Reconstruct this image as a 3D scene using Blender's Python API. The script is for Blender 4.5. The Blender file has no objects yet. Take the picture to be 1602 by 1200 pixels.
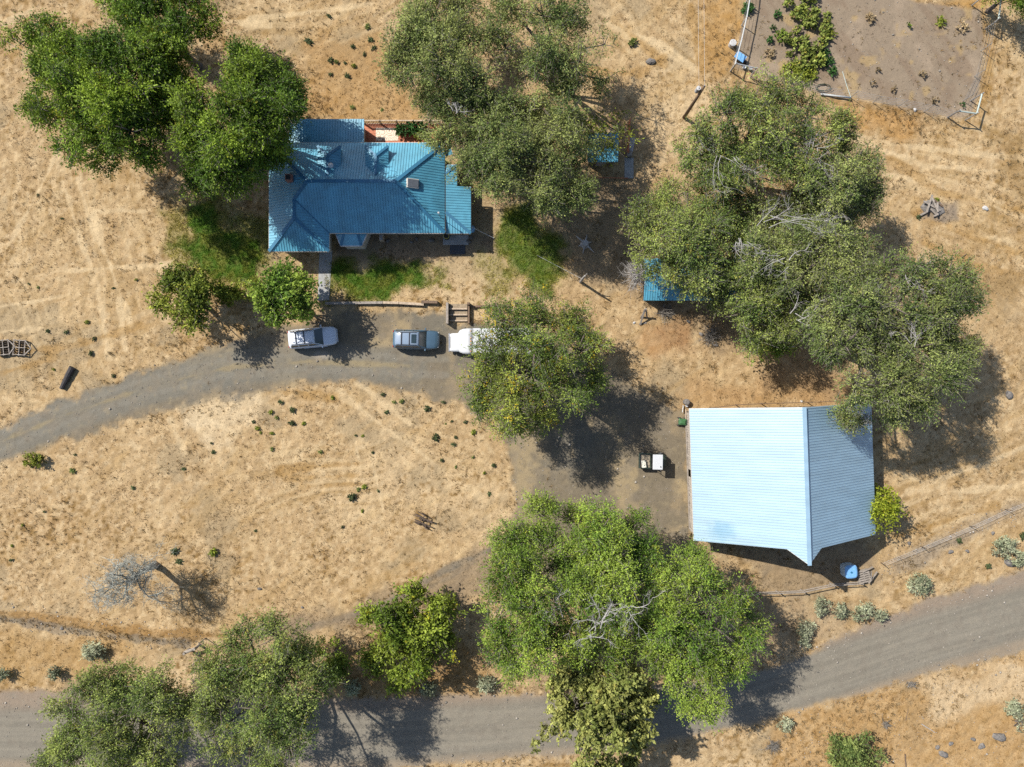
import bpy, math, random
import numpy as np
from mathutils import Vector, Matrix

# ------------------------------------------------------------------ camera, sky, sun, exposure
SC = bpy.context.scene
COL = SC.collection
CAM_H = 70.0
F_PX = 1112.0            # focal length in photo pixels (photo 1602 x 1200)
cam_d = bpy.data.cameras.new("camera")
cam_d.sensor_width = 36.0
cam_d.sensor_fit = 'HORIZONTAL'
cam_d.lens = 36.0 * F_PX / 1602.0
cam_d.clip_end = 6000
cam = bpy.data.objects.new("camera", cam_d)
COL.objects.link(cam)
cam.location = (0, 0, CAM_H)
SC.camera = cam
SUN_EL, SUN_AZ = math.radians(45), math.radians(34)
sun_vec = Vector((-math.cos(SUN_AZ) * math.cos(SUN_EL), math.sin(SUN_AZ) * math.cos(SUN_EL), math.sin(SUN_EL)))
world = bpy.data.worlds.new("World")
SC.world = world
world.use_nodes = True
wn = world.node_tree
wn.nodes.clear()
sky = wn.nodes.new("ShaderNodeTexSky")
sky.sky_type = 'NISHITA'
sky.sun_disc = False
sky.sun_elevation = SUN_EL
sky.sun_rotation = math.atan2(sun_vec.x, sun_vec.y) % (2 * math.pi)
bg = wn.nodes.new("ShaderNodeBackground")
bg.inputs[1].default_value = 0.095
wo = wn.nodes.new("ShaderNodeOutputWorld")
wn.links.new(sky.outputs[0], bg.inputs[0])
wn.links.new(bg.outputs[0], wo.inputs[0])
sd = bpy.data.lights.new("sun", 'SUN')
sd.energy = 4.6
sd.angle = math.radians(0.5)
sd.color = (1.0, 0.95, 0.87)
sun = bpy.data.objects.new("sun", sd)
COL.objects.link(sun)
sun.rotation_euler = (-sun_vec).to_track_quat('-Z', 'Y').to_euler()
SC.view_settings.view_transform = 'Standard'
SC.view_settings.look = 'None'
SC.view_settings.exposure = 1.0
SC.view_settings.gamma = 1.0
SC.cycles.use_denoising = False
SC.cycles.max_bounces = 6
SC.cycles.diffuse_bounces = 3
SC.cycles.glossy_bounces = 2
SC.cycles.transmission_bounces = 3

# ------------------------------------------------------------------ helpers
rnd = random.Random(5)
RS = np.random.RandomState(7)

def P(px, py, h=0.0):
    """ground plan position of the thing seen at a photo pixel when it stands h metres up"""
    k = (CAM_H - h) / F_PX
    return ((px - 801) * k, (600 - py) * k, h)

def P2(px, py, h=0.0):
    return P(px, py, h)[:2]

def tag(o, label=None, cat=None, group=None, kind=None):
    if label: o["label"] = label
    if cat: o["category"] = cat
    if group: o["group"] = group
    if kind: o["kind"] = kind
    return o

def thing(name, label, cat, loc=(0, 0, 0), rz=0.0, group=None):
    o = bpy.data.objects.new(name, None)
    o.empty_display_size = 0.3
    COL.objects.link(o)
    o.location = loc
    o.rotation_euler = (0, 0, rz)
    return tag(o, label, cat, group)

def V(*a):
    return Vector(a)

class MB:
    def __init__(s):
        s.v = []; s.f = []
    def add(s, vs, fs):
        b = len(s.v)
        s.v += [tuple(p) for p in vs]
        s.f += [tuple(i + b for i in f) for f in fs]
        return s
    def hexa(s, p):
        return s.add(p, [(0, 3, 2, 1), (4, 5, 6, 7), (0, 1, 5, 4), (1, 2, 6, 5), (2, 3, 7, 6), (3, 0, 4, 7)])
    def box(s, x0, y0, z0, x1, y1, z1):
        return s.hexa([(x0, y0, z0), (x1, y0, z0), (x1, y1, z0), (x0, y1, z0), (x0, y0, z1), (x1, y0, z1), (x1, y1, z1), (x0, y1, z1)])
    def rbox(s, c, size, rz=0.0, rx=0.0, ry=0.0):
        m = Matrix.Translation(c) @ Matrix.Rotation(rz, 4, 'Z') @ Matrix.Rotation(ry, 4, 'Y') @ Matrix.Rotation(rx, 4, 'X')
        a, b, d = size[0] / 2, size[1] / 2, size[2] / 2
        return s.hexa([m @ V(*q) for q in [(-a, -b, -d), (a, -b, -d), (a, b, -d), (-a, b, -d), (-a, -b, d), (a, -b, d), (a, b, d), (-a, b, d)]])
    def frustum(s, x0, x1, w, z0, X0, X1, W, z1):
        return s.hexa([(x0, -w, z0), (x1, -w, z0), (x1, w, z0), (x0, w, z0), (X0, -W, z1), (X1, -W, z1), (X1, W, z1), (X0, W, z1)])
    def beam(s, p, q, w, h):
        p, q = V(*p), V(*q)
        d = q - p
        L = d.length
        if L < 1e-6: return s
        d /= L
        side = V(-d.y, d.x, 0)
        if side.length < 1e-4: side = V(1, 0, 0)
        side.normalize()
        up = d.cross(side) * -1 if d.cross(side).z < 0 else d.cross(side)
        a, b = side * (w / 2), up * (h / 2)
        return s.hexa([p - a - b, q - a - b, q + a - b, p + a - b, p - a + b, q - a + b, q + a + b, p + a + b])
    def tube(s, pts, r, n=6, cap=True):
        pts = [V(*p) for p in pts]
        rr = r if isinstance(r, (list, tuple)) else [r] * len(pts)
        rings = []
        ref = None
        for i, p in enumerate(pts):
            d = (pts[min(i + 1, len(pts) - 1)] - pts[max(i - 1, 0)])
            d = d.normalized() if d.length > 1e-9 else V(0, 0, 1)
            if ref is None:
                ref = V(1, 0, 0) if abs(d.x) < 0.8 else V(0, 1, 0)
            u = ref - d * ref.dot(d)
            u.normalize(); ref = u
            w = d.cross(u)
            rings.append([p + u * (rr[i] * math.cos(2 * math.pi * k / n)) + w * (rr[i] * math.sin(2 * math.pi * k / n)) for k in range(n)])
        return s.loft(rings, cap)
    def loft(s, rings, cap=True):
        n = len(rings[0])
        vs = [p for r in rings for p in r]
        fs = []
        for i in range(len(rings) - 1):
            for k in range(n):
                a, b = i * n + k, i * n + (k + 1) % n
                fs.append((a, b, b + n, a + n))
        if cap:
            fs.append(tuple(range(n))[::-1])
            fs.append(tuple((len(rings) - 1) * n + k for k in range(n)))
        return s.add(vs, fs)
    def prism(s, poly, z0, z1):
        n = len(poly)
        vs = [(x, y, z0) for x, y in poly] + [(x, y, z1) for x, y in poly]
        fs = [tuple(range(n))[::-1], tuple(range(n, 2 * n))] + [(k, (k + 1) % n, n + (k + 1) % n, n + k) for k in range(n)]
        return s.add(vs, fs)
    def cyl(s, c, r, h, n=14, r2=None):
        x, y, z = c
        return s.tube([(x, y, z), (x, y, z + h)], [r, r if r2 is None else r2], n)
    def rock(s, c, r, seed=0, n=9, sq=0.7):
        q = random.Random(seed)
        ph = [q.uniform(0, 6.28) for _ in range(6)]
        rings = []
        m = 6
        for i in range(m + 1):
            t = math.pi * i / m
            ring = []
            for k in range(n):
                a = 2 * math.pi * k / n
                kk = 1 + 0.22 * math.sin(2 * a + ph[0] + t) + 0.14 * math.sin(3 * a + ph[1]) * math.sin(2 * t + ph[2]) + q.uniform(-.09, .09)
                rad = r * kk * max(math.sin(t), 0.03)
                ring.append((c[0] + rad * math.cos(a), c[1] + rad * math.sin(a) * 0.85, c[2] - r * sq * math.cos(t) * (1 + .08 * math.sin(a + ph[3]))))
            rings.append(ring)
        return s.loft(rings)
    def build(s, name, mat, parent=None, smooth=False, bevel=0.0, loc=None, rz=None):
        me = bpy.data.meshes.new(name)
        me.from_pydata(s.v, [], s.f)
        if smooth:
            me.polygons.foreach_set("use_smooth", [True] * len(me.polygons))
        me.materials.append(mat)
        me.update()
        o = bpy.data.objects.new(name, me)
        COL.objects.link(o)
        if parent is not None: o.parent = parent
        if loc is not None: o.location = loc
        if rz is not None: o.rotation_euler = (0, 0, rz)
        if bevel:
            b = o.modifiers.new("bevel", 'BEVEL')
            b.width = bevel; b.segments = 2; b.limit_method = 'ANGLE'; b.angle_limit = math.radians(35)
        return o

def np_mesh(name, verts, faces, mat, parent=None, colors=None, nside=4):
    me = bpy.data.meshes.new(name)
    nv, nf = len(verts), len(faces)
    me.vertices.add(nv)
    me.vertices.foreach_set("co", np.ascontiguousarray(verts, np.float32).ravel())
    me.loops.add(nf * nside)
    me.loops.foreach_set("vertex_index", np.ascontiguousarray(faces, np.int32).ravel())
    me.polygons.add(nf)
    me.polygons.foreach_set("loop_start", np.arange(0, nf * nside, nside, dtype=np.int32))
    if colors is not None:
        ca = me.color_attributes.new("Col", 'FLOAT_COLOR', 'POINT')
        cc = np.ones((nv, 4), np.float32)
        cc[:, :3] = colors
        ca.data.foreach_set("color", cc.ravel())
    me.materials.append(mat)
    me.update(calc_edges=True)
    o = bpy.data.objects.new(name, me)
    COL.objects.link(o)
    if parent is not None: o.parent = parent
    return o

# ------------------------------------------------------------------ numpy noise
_T = np.random.RandomState(11).rand(256, 256).astype(np.float32)
def vn(x, y, s, seed=0):
    x = x / s + seed * 17.31; y = y / s + seed * 9.77
    xi = np.floor(x).astype(np.int64); yi = np.floor(y).astype(np.int64)
    fx = (x - xi); fy = (y - yi)
    fx = fx * fx * (3 - 2 * fx); fy = fy * fy * (3 - 2 * fy)
    a = _T[xi & 255, yi & 255]; b = _T[(xi + 1) & 255, yi & 255]
    c = _T[xi & 255, (yi + 1) & 255]; d = _T[(xi + 1) & 255, (yi + 1) & 255]
    return (a * (1 - fx) + b * fx) * (1 - fy) + (c * (1 - fx) + d * fx) * fy
def fbm(x, y, s, o=4, seed=0, g=0.55):
    t = 0; a = 1; w = 0
    for k in range(o):
        t = t + a * vn(x, y, s / 2 ** k, seed + k * 3); w += a; a *= g
    return t / w
def sst(a, b, x):
    t = np.clip((x - a) / (b - a), 0, 1)
    return t * t * (3 - 2 * t)
def seg_d(u, v, pts):
    d = np.full(u.shape, 1e9, np.float32)
    for (x0, y0), (x1, y1) in zip(pts[:-1], pts[1:]):
        dx, dy = x1 - x0, y1 - y0
        t = np.clip(((u - x0) * dx + (v - y0) * dy) / (dx * dx + dy * dy + 1e-9), 0, 1)
        d = np.minimum(d, np.hypot(u - x0 - t * dx, v - y0 - t * dy))
    return d
def poly_sd(u, v, pts):
    """positive inside, photo pixels"""
    d = seg_d(u, v, pts + [pts[0]])
    ins = np.zeros(u.shape, bool)
    n = len(pts)
    for i in range(n):
        x0, y0 = pts[i]; x1, y1 = pts[(i + 1) % n]
        c = ((y0 > v) != (y1 > v)) & (u < (x1 - x0) * (v - y0) / ((y1 - y0) + 1e-9) + x0)
        ins ^= c
    return np.where(ins, d, -d)

# ------------------------------------------------------------------ materials
def _mat(name):
    m = bpy.data.materials.new(name)
    m.use_nodes = True
    nt = m.node_tree
    bs = nt.nodes["Principled BSDF"]
    return m, nt, bs

def mat(name, c, rough=0.6, metal=0.0, var=0.18, scale=6.0, spec=0.5, bump=0.0, stretch=None, c2=None, coat=0.0, ior=0):
    m, nt, bs = _mat(name)
    N, L = nt.nodes, nt.links
    tc = N.new("ShaderNodeTexCoord")
    no = N.new("ShaderNodeTexNoise")
    no.inputs["Scale"].default_value = scale
    no.inputs["Detail"].default_value = 5
    src = tc.outputs["Object"]
    if stretch:
        mp = N.new("ShaderNodeMapping"); mp.inputs["Scale"].default_value = stretch
        L.new(src, mp.inputs[0]); src = mp.outputs[0]
    L.new(src, no.inputs["Vector"])
    rp = N.new("ShaderNodeValToRGB")
    e = rp.color_ramp.elements
    c = [x * .76 for x in c]
    lo = c2 if c2 else [x * (1 - var) for x in c]
    hi = [min(1, x * (1 + var)) for x in c]
    e[0].position, e[1].position = 0.32, 0.68
    e[0].color = (*lo, 1); e[1].color = (*hi, 1)
    L.new(no.outputs[0], rp.inputs[0])
    L.new(rp.outputs[0], bs.inputs["Base Color"])
    bs.inputs["Roughness"].default_value = rough
    bs.inputs["Metallic"].default_value = metal
    bs.inputs["Specular IOR Level"].default_value = spec
    if ior: bs.inputs["IOR"].default_value = ior
    if coat:
        bs.inputs["Coat Weight"].default_value = coat
        bs.inputs["Coat Roughness"].default_value = 0.08
    if bump:
        bp = N.new("ShaderNodeBump"); bp.inputs["Strength"].default_value = bump; bp.inputs["Distance"].default_value = 0.03
        L.new(no.outputs[0], bp.inputs["Height"]); L.new(bp.outputs[0], bs.inputs["Normal"])
    return m

def ground_mat(name, fine=9.0, contrast=0.3, bump=0.5, dist=0.05):
    m, nt, bs = _mat(name)
    N, L = nt.nodes, nt.links
    at = N.new("ShaderNodeVertexColor"); at.layer_name = "Col"
    tc = N.new("ShaderNodeTexCoord")
    n1 = N.new("ShaderNodeTexNoise"); n1.inputs["Scale"].default_value = fine; n1.inputs["Detail"].default_value = 6; n1.inputs["Roughness"].default_value = 0.7
    L.new(tc.outputs["Object"], n1.inputs["Vector"])
    mr = N.new("ShaderNodeMapRange")
    mr.inputs[1].default_value = 0.3; mr.inputs[2].default_value = 0.7
    mr.inputs[3].default_value = 1 - contrast; mr.inputs[4].default_value = 1 + contrast
    L.new(n1.outputs[0], mr.inputs[0])
    mx = N.new("ShaderNodeVectorMath"); mx.operation = 'SCALE'
    L.new(at.outputs[0], mx.inputs[0]); L.new(mr.outputs[0], mx.inputs[3])
    L.new(mx.outputs[0], bs.inputs["Base Color"])
    bs.inputs["Roughness"].default_value = 0.95
    bs.inputs["Specular IOR Level"].default_value = 0.1
    bp = N.new("ShaderNodeBump"); bp.inputs["Strength"].default_value = bump; bp.inputs["Distance"].default_value = dist
    L.new(n1.outputs[0], bp.inputs["Height"]); L.new(bp.outputs[0], bs.inputs["Normal"])
    return m

def leaf_mat(name, trans=0.3):
    m, nt, bs = _mat(name)
    N, L = nt.nodes, nt.links
    at = N.new("ShaderNodeVertexColor"); at.layer_name = "Col"
    no = N.new("ShaderNodeTexNoise"); no.inputs["Scale"].default_value = 3.0
    tc = N.new("ShaderNodeTexCoord"); L.new(tc.outputs["Object"], no.inputs["Vector"])
    mr = N.new("ShaderNodeMapRange"); mr.inputs[3].default_value = 0.75; mr.inputs[4].default_value = 1.25
    L.new(no.outputs[0], mr.inputs[0])
    mx = N.new("ShaderNodeVectorMath"); mx.operation = 'SCALE'
    L.new(at.outputs[0], mx.inputs[0]); L.new(mr.outputs[0], mx.inputs[3])
    L.new(mx.outputs[0], bs.inputs["Base Color"])
    bs.inputs["Roughness"].default_value = 0.6
    bs.inputs["Specular IOR Level"].default_value = 0.15
    tr = N.new("ShaderNodeBsdfTranslucent"); L.new(mx.outputs[0], tr.inputs[0])
    ms = N.new("ShaderNodeMixShader"); ms.inputs[0].default_value = trans
    L.new(bs.outputs[0], ms.inputs[1]); L.new(tr.outputs[0], ms.inputs[2])
    L.new(ms.outputs[0], N["Material Output"].inputs[0])
    return m

M = {}
M['leaf'] = leaf_mat("foliage")
M['grass'] = leaf_mat("dry_grass_blades", 0.5)
M['bark'] = mat("bark", (.13, .105, .085), .95, var=.35, scale=9, bump=.6)
M['twig'] = mat("twig", (.19, .17, .145), .9, var=.3)
M['deadwood'] = mat("dead_wood", (.34, .32, .30), .9, var=.25)
M['greywood'] = mat("weathered_wood", (.26, .225, .19), .9, var=.3, scale=5, stretch=(1, 1, 6), bump=.4)
M['boards'] = mat("barn_boards", (.40, .35, .30), .9, var=.45, scale=3, stretch=(2, 7, .4), bump=.5)
M['brownwood'] = mat("brown_wood", (.14, .09, .055), .85, var=.3, scale=7, bump=.3)
M['darklog'] = mat("dark_log", (.035, .03, .03), .9, var=.35, scale=7, bump=.5)
M['tanwood'] = mat("tan_timber", (.4, .31, .22), .85, var=.25, scale=6)
M['roof'] = mat("blue_roof_metal", (.07, .28, .395), .5, var=.18, scale=.9, spec=.5, ior=1.75)
M['cap'] = mat("blue_ridge_metal", (.010, .12, .22), .6, var=.12, scale=2, spec=.5, ior=1.6)
M['fascia'] = mat("fascia_paint", (.55, .5, .44), .6, var=.12)
M['wall'] = mat("cream_siding", (.55, .5, .42), .8, var=.12, scale=3)
M['glass'] = mat("window_glass", (.02, .035, .04), .08, var=.2, spec=.8)
M['brick'] = mat("chimney_brick", (.3, .13, .09), .9, var=.3, scale=14, bump=.4)
M['black'] = mat("black_rubber", (.015, .015, .016), .7, var=.2)
M['white'] = mat("white_paint", (.52, .53, .54), .4, var=.06, scale=2, spec=.5)
M['carwhite'] = mat("white_car_paint", (.58, .62, .68), .25, var=.03, scale=1.5, coat=.6)
M['cargrey'] = mat("blue_grey_car_paint", (.075, .135, .19), .3, metal=.3, var=.06, scale=1.5, coat=.7)
M['lowgrey'] = mat("car_cladding", (.22, .21, .18), .5, var=.1)
M['chrome'] = mat("bright_metal", (.6, .6, .6), .25, metal=.9, var=.05)
M['amber'] = mat("amber_lens", (.7, .25, .03), .3)
M['lamp'] = mat("lamp_lens", (.7, .7, .68), .15, spec=.8)
M['red'] = mat("red_lens", (.4, .03, .02), .3)
M['green'] = mat("green_paint", (.045, .13, .05), .4, var=.2)
M['dgreen'] = mat("dark_green_paint", (.03, .05, .035), .5, var=.2)
M['pipe'] = mat("white_pipe", (.46, .47, .46), .5, var=.12)
M['mint'] = mat("pale_green_pipe", (.34, .40, .37), .5, var=.12)
M['steel'] = mat("galvanised_steel", (.36, .36, .36), .5, metal=.3, var=.2)
M['rust'] = mat("rusty_iron", (.075, .05, .035), .85, var=.45, scale=10, bump=.4)
M['bluepl'] = mat("blue_plastic", (.16, .36, .62), .45, var=.15)
M['palepl'] = mat("pale_plastic", (.45, .55, .62), .5, var=.12)
M['rock'] = mat("grey_rock", (.145, .132, .12), .95, var=.35, scale=5, bump=.8)
M['palerock'] = mat("pale_rock", (.42, .41, .4), .9, var=.2, scale=6, bump=.6)
M['concrete'] = mat("concrete", (.3, .3, .29), .9, var=.15, scale=4, bump=.2)
M['deck'] = mat("orange_deck", (.44, .15, .075), .75, var=.22, scale=6)
M['mat_dark'] = mat("dark_doormat", (.05, .055, .065), .95, var=.25, scale=14)
M['soil'] = mat("black_soil", (.02, .017, .015), .95, var=.3)
M['yellow'] = mat("yellow_rim", (.5, .45, .1), .5)

def rug_mat():
    m, nt, bs = _mat("swirl_rug")
    N, L = nt.nodes, nt.links
    tc = N.new("ShaderNodeTexCoord")
    vo = N.new("ShaderNodeTexVoronoi"); vo.inputs["Scale"].default_value = 1.7
    L.new(tc.outputs["Object"], vo.inputs["Vector"])
    mm = N.new("ShaderNodeMath"); mm.operation = 'MULTIPLY'; mm.inputs[1].default_value = 26
    L.new(vo.outputs["Distance"], mm.inputs[0])
    si = N.new("ShaderNodeMath"); si.operation = 'SINE'; L.new(mm.outputs[0], si.inputs[0])
    rp = N.new("ShaderNodeValToRGB")
    rp.color_ramp.elements[0].position = .35; rp.color_ramp.elements[0].color = (.55, .47, .37, 1)
    rp.color_ramp.elements[1].position = .8; rp.color_ramp.elements[1].color = (.27, .2, .15, 1)
    L.new(si.outputs[0], rp.inputs[0]); L.new(rp.outputs[0], bs.inputs["Base Color"])
    bs.inputs["Roughness"].default_value = .95
    return m
M['rug'] = rug_mat()

def barn_mat():
    m = mat("pale_blue_barn_roof", (.225, .355, .455), .55, var=.09, scale=.6, spec=.5, ior=2.0, stretch=(.35, 2.2, 1))
    nt = m.node_tree; N, L = nt.nodes, nt.links
    rp = [n for n in N if n.type == 'VALTORGB'][0]
    bs = N["Principled BSDF"]
    tc = [n for n in N if n.type == 'TEX_COORD'][0]
    mp = N.new("ShaderNodeMapping"); mp.vector_type = 'POINT'
    mp.inputs["Location"].default_value = (6.3 / 1.3, 5.05 / 1.15, 0)   # soft darker blue patch low on the west slope
    mp.inputs["Scale"].default_value = (1 / 1.3, 1 / 1.15, 0)
    L.new(tc.outputs["Object"], mp.inputs[0])
    ln = N.new("ShaderNodeVectorMath"); ln.operation = 'LENGTH'; L.new(mp.outputs[0], ln.inputs[0])
    no = N.new("ShaderNodeTexNoise"); no.inputs["Scale"].default_value = 1.6; L.new(tc.outputs["Object"], no.inputs["Vector"])
    ad = N.new("ShaderNodeMath"); ad.operation = 'ADD'; L.new(ln.outputs["Value"], ad.inputs[0]); L.new(no.outputs[0], ad.inputs[1])
    mr = N.new("ShaderNodeMapRange"); mr.interpolation_type = 'SMOOTHSTEP'
    mr.inputs[1].default_value = .7; mr.inputs[2].default_value = 1.65; mr.inputs[3].default_value = .6; mr.inputs[4].default_value = 0
    L.new(ad.outputs[0], mr.inputs[0])
    mx = N.new("ShaderNodeMix"); mx.data_type = 'RGBA'
    L.new(mr.outputs[0], mx.inputs[0]); L.new(rp.outputs[0], mx.inputs[6]); mx.inputs[7].default_value = (.05, .17, .27, 1)
    L.new(mx.outputs[2], bs.inputs["Base Color"])
    return m
M['barn'] = barn_mat()

# ------------------------------------------------------------------ ground, driveway, road, garden plot
sp = 0.13
fx = np.arange(-56, 56.01, sp); fy = np.arange(-43, 43.01, sp)
far = np.array([70, 95, 140, 220, 400, 800, 1600.])
gx = np.concatenate([-far[::-1] , fx, far]); gy = np.concatenate([-far[::-1], fy, far])
GX, GY = np.meshgrid(gx, gy, indexing='ij')
GX = GX.astype(np.float64); GY = GY.astype(np.float64)
U = 801 + GX * F_PX / CAM_H; Vp = 600 - GY * F_PX / CAM_H
near = (np.abs(GX) < 58) & (np.abs(GY) < 45)

DRIVE = [(-120, 715), (0, 668), (100, 625), (170, 600), (260, 566), (350, 535), (430, 518), (505, 486), (700, 486), (706, 510), (830, 495), (900, 555), (1000, 605), (1074, 650), (1080, 850), (1070, 895), (900, 930), (790, 890), (800, 830), (806, 765), (798, 700), (772, 655), (700, 626), (620, 607), (540, 598), (450, 602), (400, 614), (350, 621), (230, 648), (150, 678), (100, 692), (0, 728), (-120, 775)]
ROAD = [(-300, 1085), (0, 1079), (100, 1080), (300, 1086), (560, 1093), (800, 1086), (1000, 1080), (1180, 1052), (1290, 1012), (1360, 975), (1402, 958), (1450, 938), (1602, 893), (1760, 850), (1760, 975), (1602, 1019), (1500, 1042), (1400, 1069), (1300, 1096), (1215, 1121), (1100, 1150), (1000, 1170), (840, 1184), (600, 1205), (300, 1230), (-300, 1260)]
GARDEN = [(1172, -260), (1168, 0), (1152, 106), (1210, 122), (1282, 148), (1330, 153), (1430, 172), (1480, 184), (1516, 180), (1532, 150), (1540, 60), (1536, 15), (1420, 0), (1380, -260)]

n_edge = fbm(GX, GY, 1.3, 5, 3, .65) - .5
drv = poly_sd(U, Vp, DRIVE) + n_edge * 36
road = poly_sd(U, Vp, ROAD) + n_edge * 20
gard = poly_sd(U, Vp, GARDEN) + n_edge * 12
a_drv = sst(-7, 8, drv); a_road = sst(-5, 6, road); a_gard = sst(-4, 4, gard)

def C(*a): return np.array(a, np.float64)
def mixc(base, c, a): return base + (c - base) * a[..., None]

n1 = fbm(GX, GY, 9, 4, 1); n2 = fbm(GX, GY, 2.2, 4, 5); n3 = fbm(GX, GY, .8, 3, 9); n4 = fbm(GX, GY, 22, 3, 14)
r_ = GX * .8 + GY * .6; q_ = -GX * .6 + GY * .8
st = fbm(r_ * .18, q_, 1.0, 4, 21)
col = np.zeros(GX.shape + (3,)) + C(.36, .262, .158)
col = mixc(col, C(.31, .205, .105), sst(.5, .72, n1) * .6)
col = mixc(col, C(.43, .325, .205), sst(.52, .75, n2) * .75)
col = mixc(col, C(.28, .20, .115), sst(.55, .75, n3) * .5)
n5 = fbm(GX, GY, .38, 2, 44); n6 = fbm(GX, GY, .7, 3, 47)
col = mixc(col, C(.47, .37, .25), sst(.58, .75, n4) * .6)
col = mixc(col, C(.215, .14, .062), sst(.56, .78, n5) * (.35 + .75 * sst(.42, .6, n1)) * .95)
col = mixc(col, C(.50, .40, .27), sst(.42, .22, n5) * .6)
col = mixc(col, C(.45, .345, .215), sst(.5, .75, n6) * .5)
col = mixc(col, C(.27, .215, .145), sst(.60, .74, fbm(GX, GY, 4.5, 4, 40)) * .7)
col = mixc(col, C(.30, .2, .09), sst(.55, .75, st) * .35)

def streaks(dx, dy, pts, wid, length, seed, a):
    global col
    L = math.hypot(dx, dy); ca, sa = dx / L, dy / L
    al = U * ca + Vp * sa; ac = -U * sa + Vp * ca
    wob = (fbm(GX, GY, 14, 3, seed) - .5) * 110
    f = fbm(al / length, (ac + wob) / wid, 1.0, 3, seed + 5)
    m = sst(-30, 30, poly_sd(U, Vp, pts) + (n2 - .5) * 60)
    col = mixc(col, C(.47, .37, .24), sst(.55, .72, f) * m * a)
    col = mixc(col, C(.26, .175, .08), sst(.45, .28, f) * m * a * .8)
streaks(60, 250, [(0, 240), (330, 240), (400, 330), (250, 620), (0, 640)], 5, 140, 120, .4)
streaks(200, -40, [(0, 430), (230, 400), (330, 560), (0, 660)], 6, 160, 131, .25)
streaks(300, 70, [(1300, 200), (1602, 190), (1602, 420), (1400, 330)], 7, 120, 142, .6)
streaks(200, 150, [(1400, 330), (1602, 380), (1602, 560), (1530, 520)], 7, 110, 153, .5)
streaks(200, 140, [(860, 0), (1150, 0), (1150, 130), (1000, 110)], 7, 110, 164, .5)
streaks(250, -25, [(400, 690), (620, 680), (620, 800), (380, 800)], 7, 120, 175, .55)
streaks(200, -90, [(1390, 720), (1602, 650), (1602, 790), (1400, 860)], 6, 110, 186, .55)
streaks(200, -70, [(320, 0), (640, 0), (600, 60), (340, 90)], 6, 110, 197, .5)
streaks(120, 60, [(540, 600), (760, 690), (790, 800), (620, 700)], 6, 100, 208, .4)
linem = np.zeros(GX.shape)
def line(pts, w, c, a=.8, rag=6):
    global col, linem
    d = seg_d(U, Vp, pts) + (n2 - .5) * rag * 2
    col = mixc(col, C(*c), sst(w, w * .3, d) * a * (.45 + .9 * n3))
    if c == PALE: linem = np.maximum(linem, sst(w * 1.2, w * .5, d))
def patch(pts, c, a=.8, soft=14, rag=30, nn=None):
    global col
    d = poly_sd(U, Vp, pts) + ((n2 if nn is None else nn) - .5) * rag * 2
    col = mixc(col, C(*c), sst(-soft, soft, d) * a * (.6 + .6 * n3))

PALE = (.50, .40, .27); OCH = (.29, .18, .07); SOIL = (.21, .165, .12); RED = (.27, .13, .05)
# tyre and mower lines in the fields
for pts in [[(98, 285), (125, 370), (152, 440), (163, 510), (170, 560)], [(122, 280), (150, 370), (178, 430), (190, 500), (196, 545)],
            [(20, 440), (90, 424), (200, 418), (330, 412)], [(0, 480), (110, 462)], [(0, 520), (80, 512)], [(135, 300), (160, 380), (205, 510)],
            [(530, 612), (590, 660), (660, 710), (700, 742), (750, 775)], [(560, 600), (640, 662)], [(575, 690), (600, 800)], [(555, 690), (570, 760)],
            [(860, 15), (960, 40), (1040, 70), (1090, 110)], [(940, 20), (1010, 60), (1060, 95)], [(1300, 200), (1400, 225), (1520, 240), (1602, 248)],
            [(1380, 275), (1602, 300)], [(1330, 215), (1450, 260), (1560, 268)], [(1420, 770), (1500, 740), (1602, 700)], [(1410, 740), (1480, 770), (1590, 760)],
            [(10, 390), (60, 300), (90, 240)], [(150, 330), (230, 330)], [(390, 30), (480, 20), (590, 5)], [(330, 30), (420, 40)], [(0, 40), (60, 10)],
            [(255, 620), (330, 690)], [(300, 640), (370, 680)], [(265, 655), (290, 710)]]:
    line(pts, 5, PALE, .7, 8)
for pts in [[(440, 735), (560, 725)], [(450, 750), (570, 742)], [(470, 762), (565, 756)], [(0, 555), (120, 540), (220, 510)], [(440, 612), (520, 622)],
            [(1395, 250), (1470, 300), (1602, 330)], [(1430, 330), (1500, 360), (1602, 400)], [(1450, 380), (1530, 420), (1602, 430)], [(1080, 10), (1100, 110)],
            [(960, 30), (1040, 100)], [(900, 110), (1000, 116), (1040, 90)], [(1400, 840), (1480, 815), (1560, 790)], [(1540, 40), (1548, 120), (1535, 180)],
            [(20, 85), (90, 25)], [(0, 585), (80, 560)]]:
    line(pts, 8, OCH, .6, 9)
# bank above the lower road, with a line of stones and dark grass
line([(-80, 950), (0, 956), (60, 964), (120, 974), (200, 986), (300, 992), (350, 996)], 9, (.22, .13, .05), .8, 10)
line([(-80, 966), (0, 968), (60, 976), (120, 988), (180, 996), (290, 1006)], 6, (.2, .175, .15), .7, 12)
patch([(-60, 985), (150, 1000), (230, 1010), (150, 1040), (60, 1070), (-60, 1070)], OCH, .6)
patch([(290, 620), (400, 612), (395, 655), (330, 690), (280, 660)], (.52, .43, .31), .75)
patch([(470, 60), (590, 55), (655, 200), (480, 195)], (.31, .185, .075), .6)
patch([(1090, -10), (1165, -10), (1150, 110), (1090, 125)], (.32, .19, .07), .8)
patch([(1310, 160), (1440, 180), (1450, 215), (1330, 200)], (.33, .19, .07), .8)
patch([(1470, 0), (1545, 0), (1540, 25), (1460, 25)], (.34, .2, .07), .8)
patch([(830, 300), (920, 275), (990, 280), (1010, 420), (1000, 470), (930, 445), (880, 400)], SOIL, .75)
patch([(525, 366), (780, 366), (780, 396), (700, 405), (525, 418)], (.19, .15, .115), .85, 6, 10)
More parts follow.
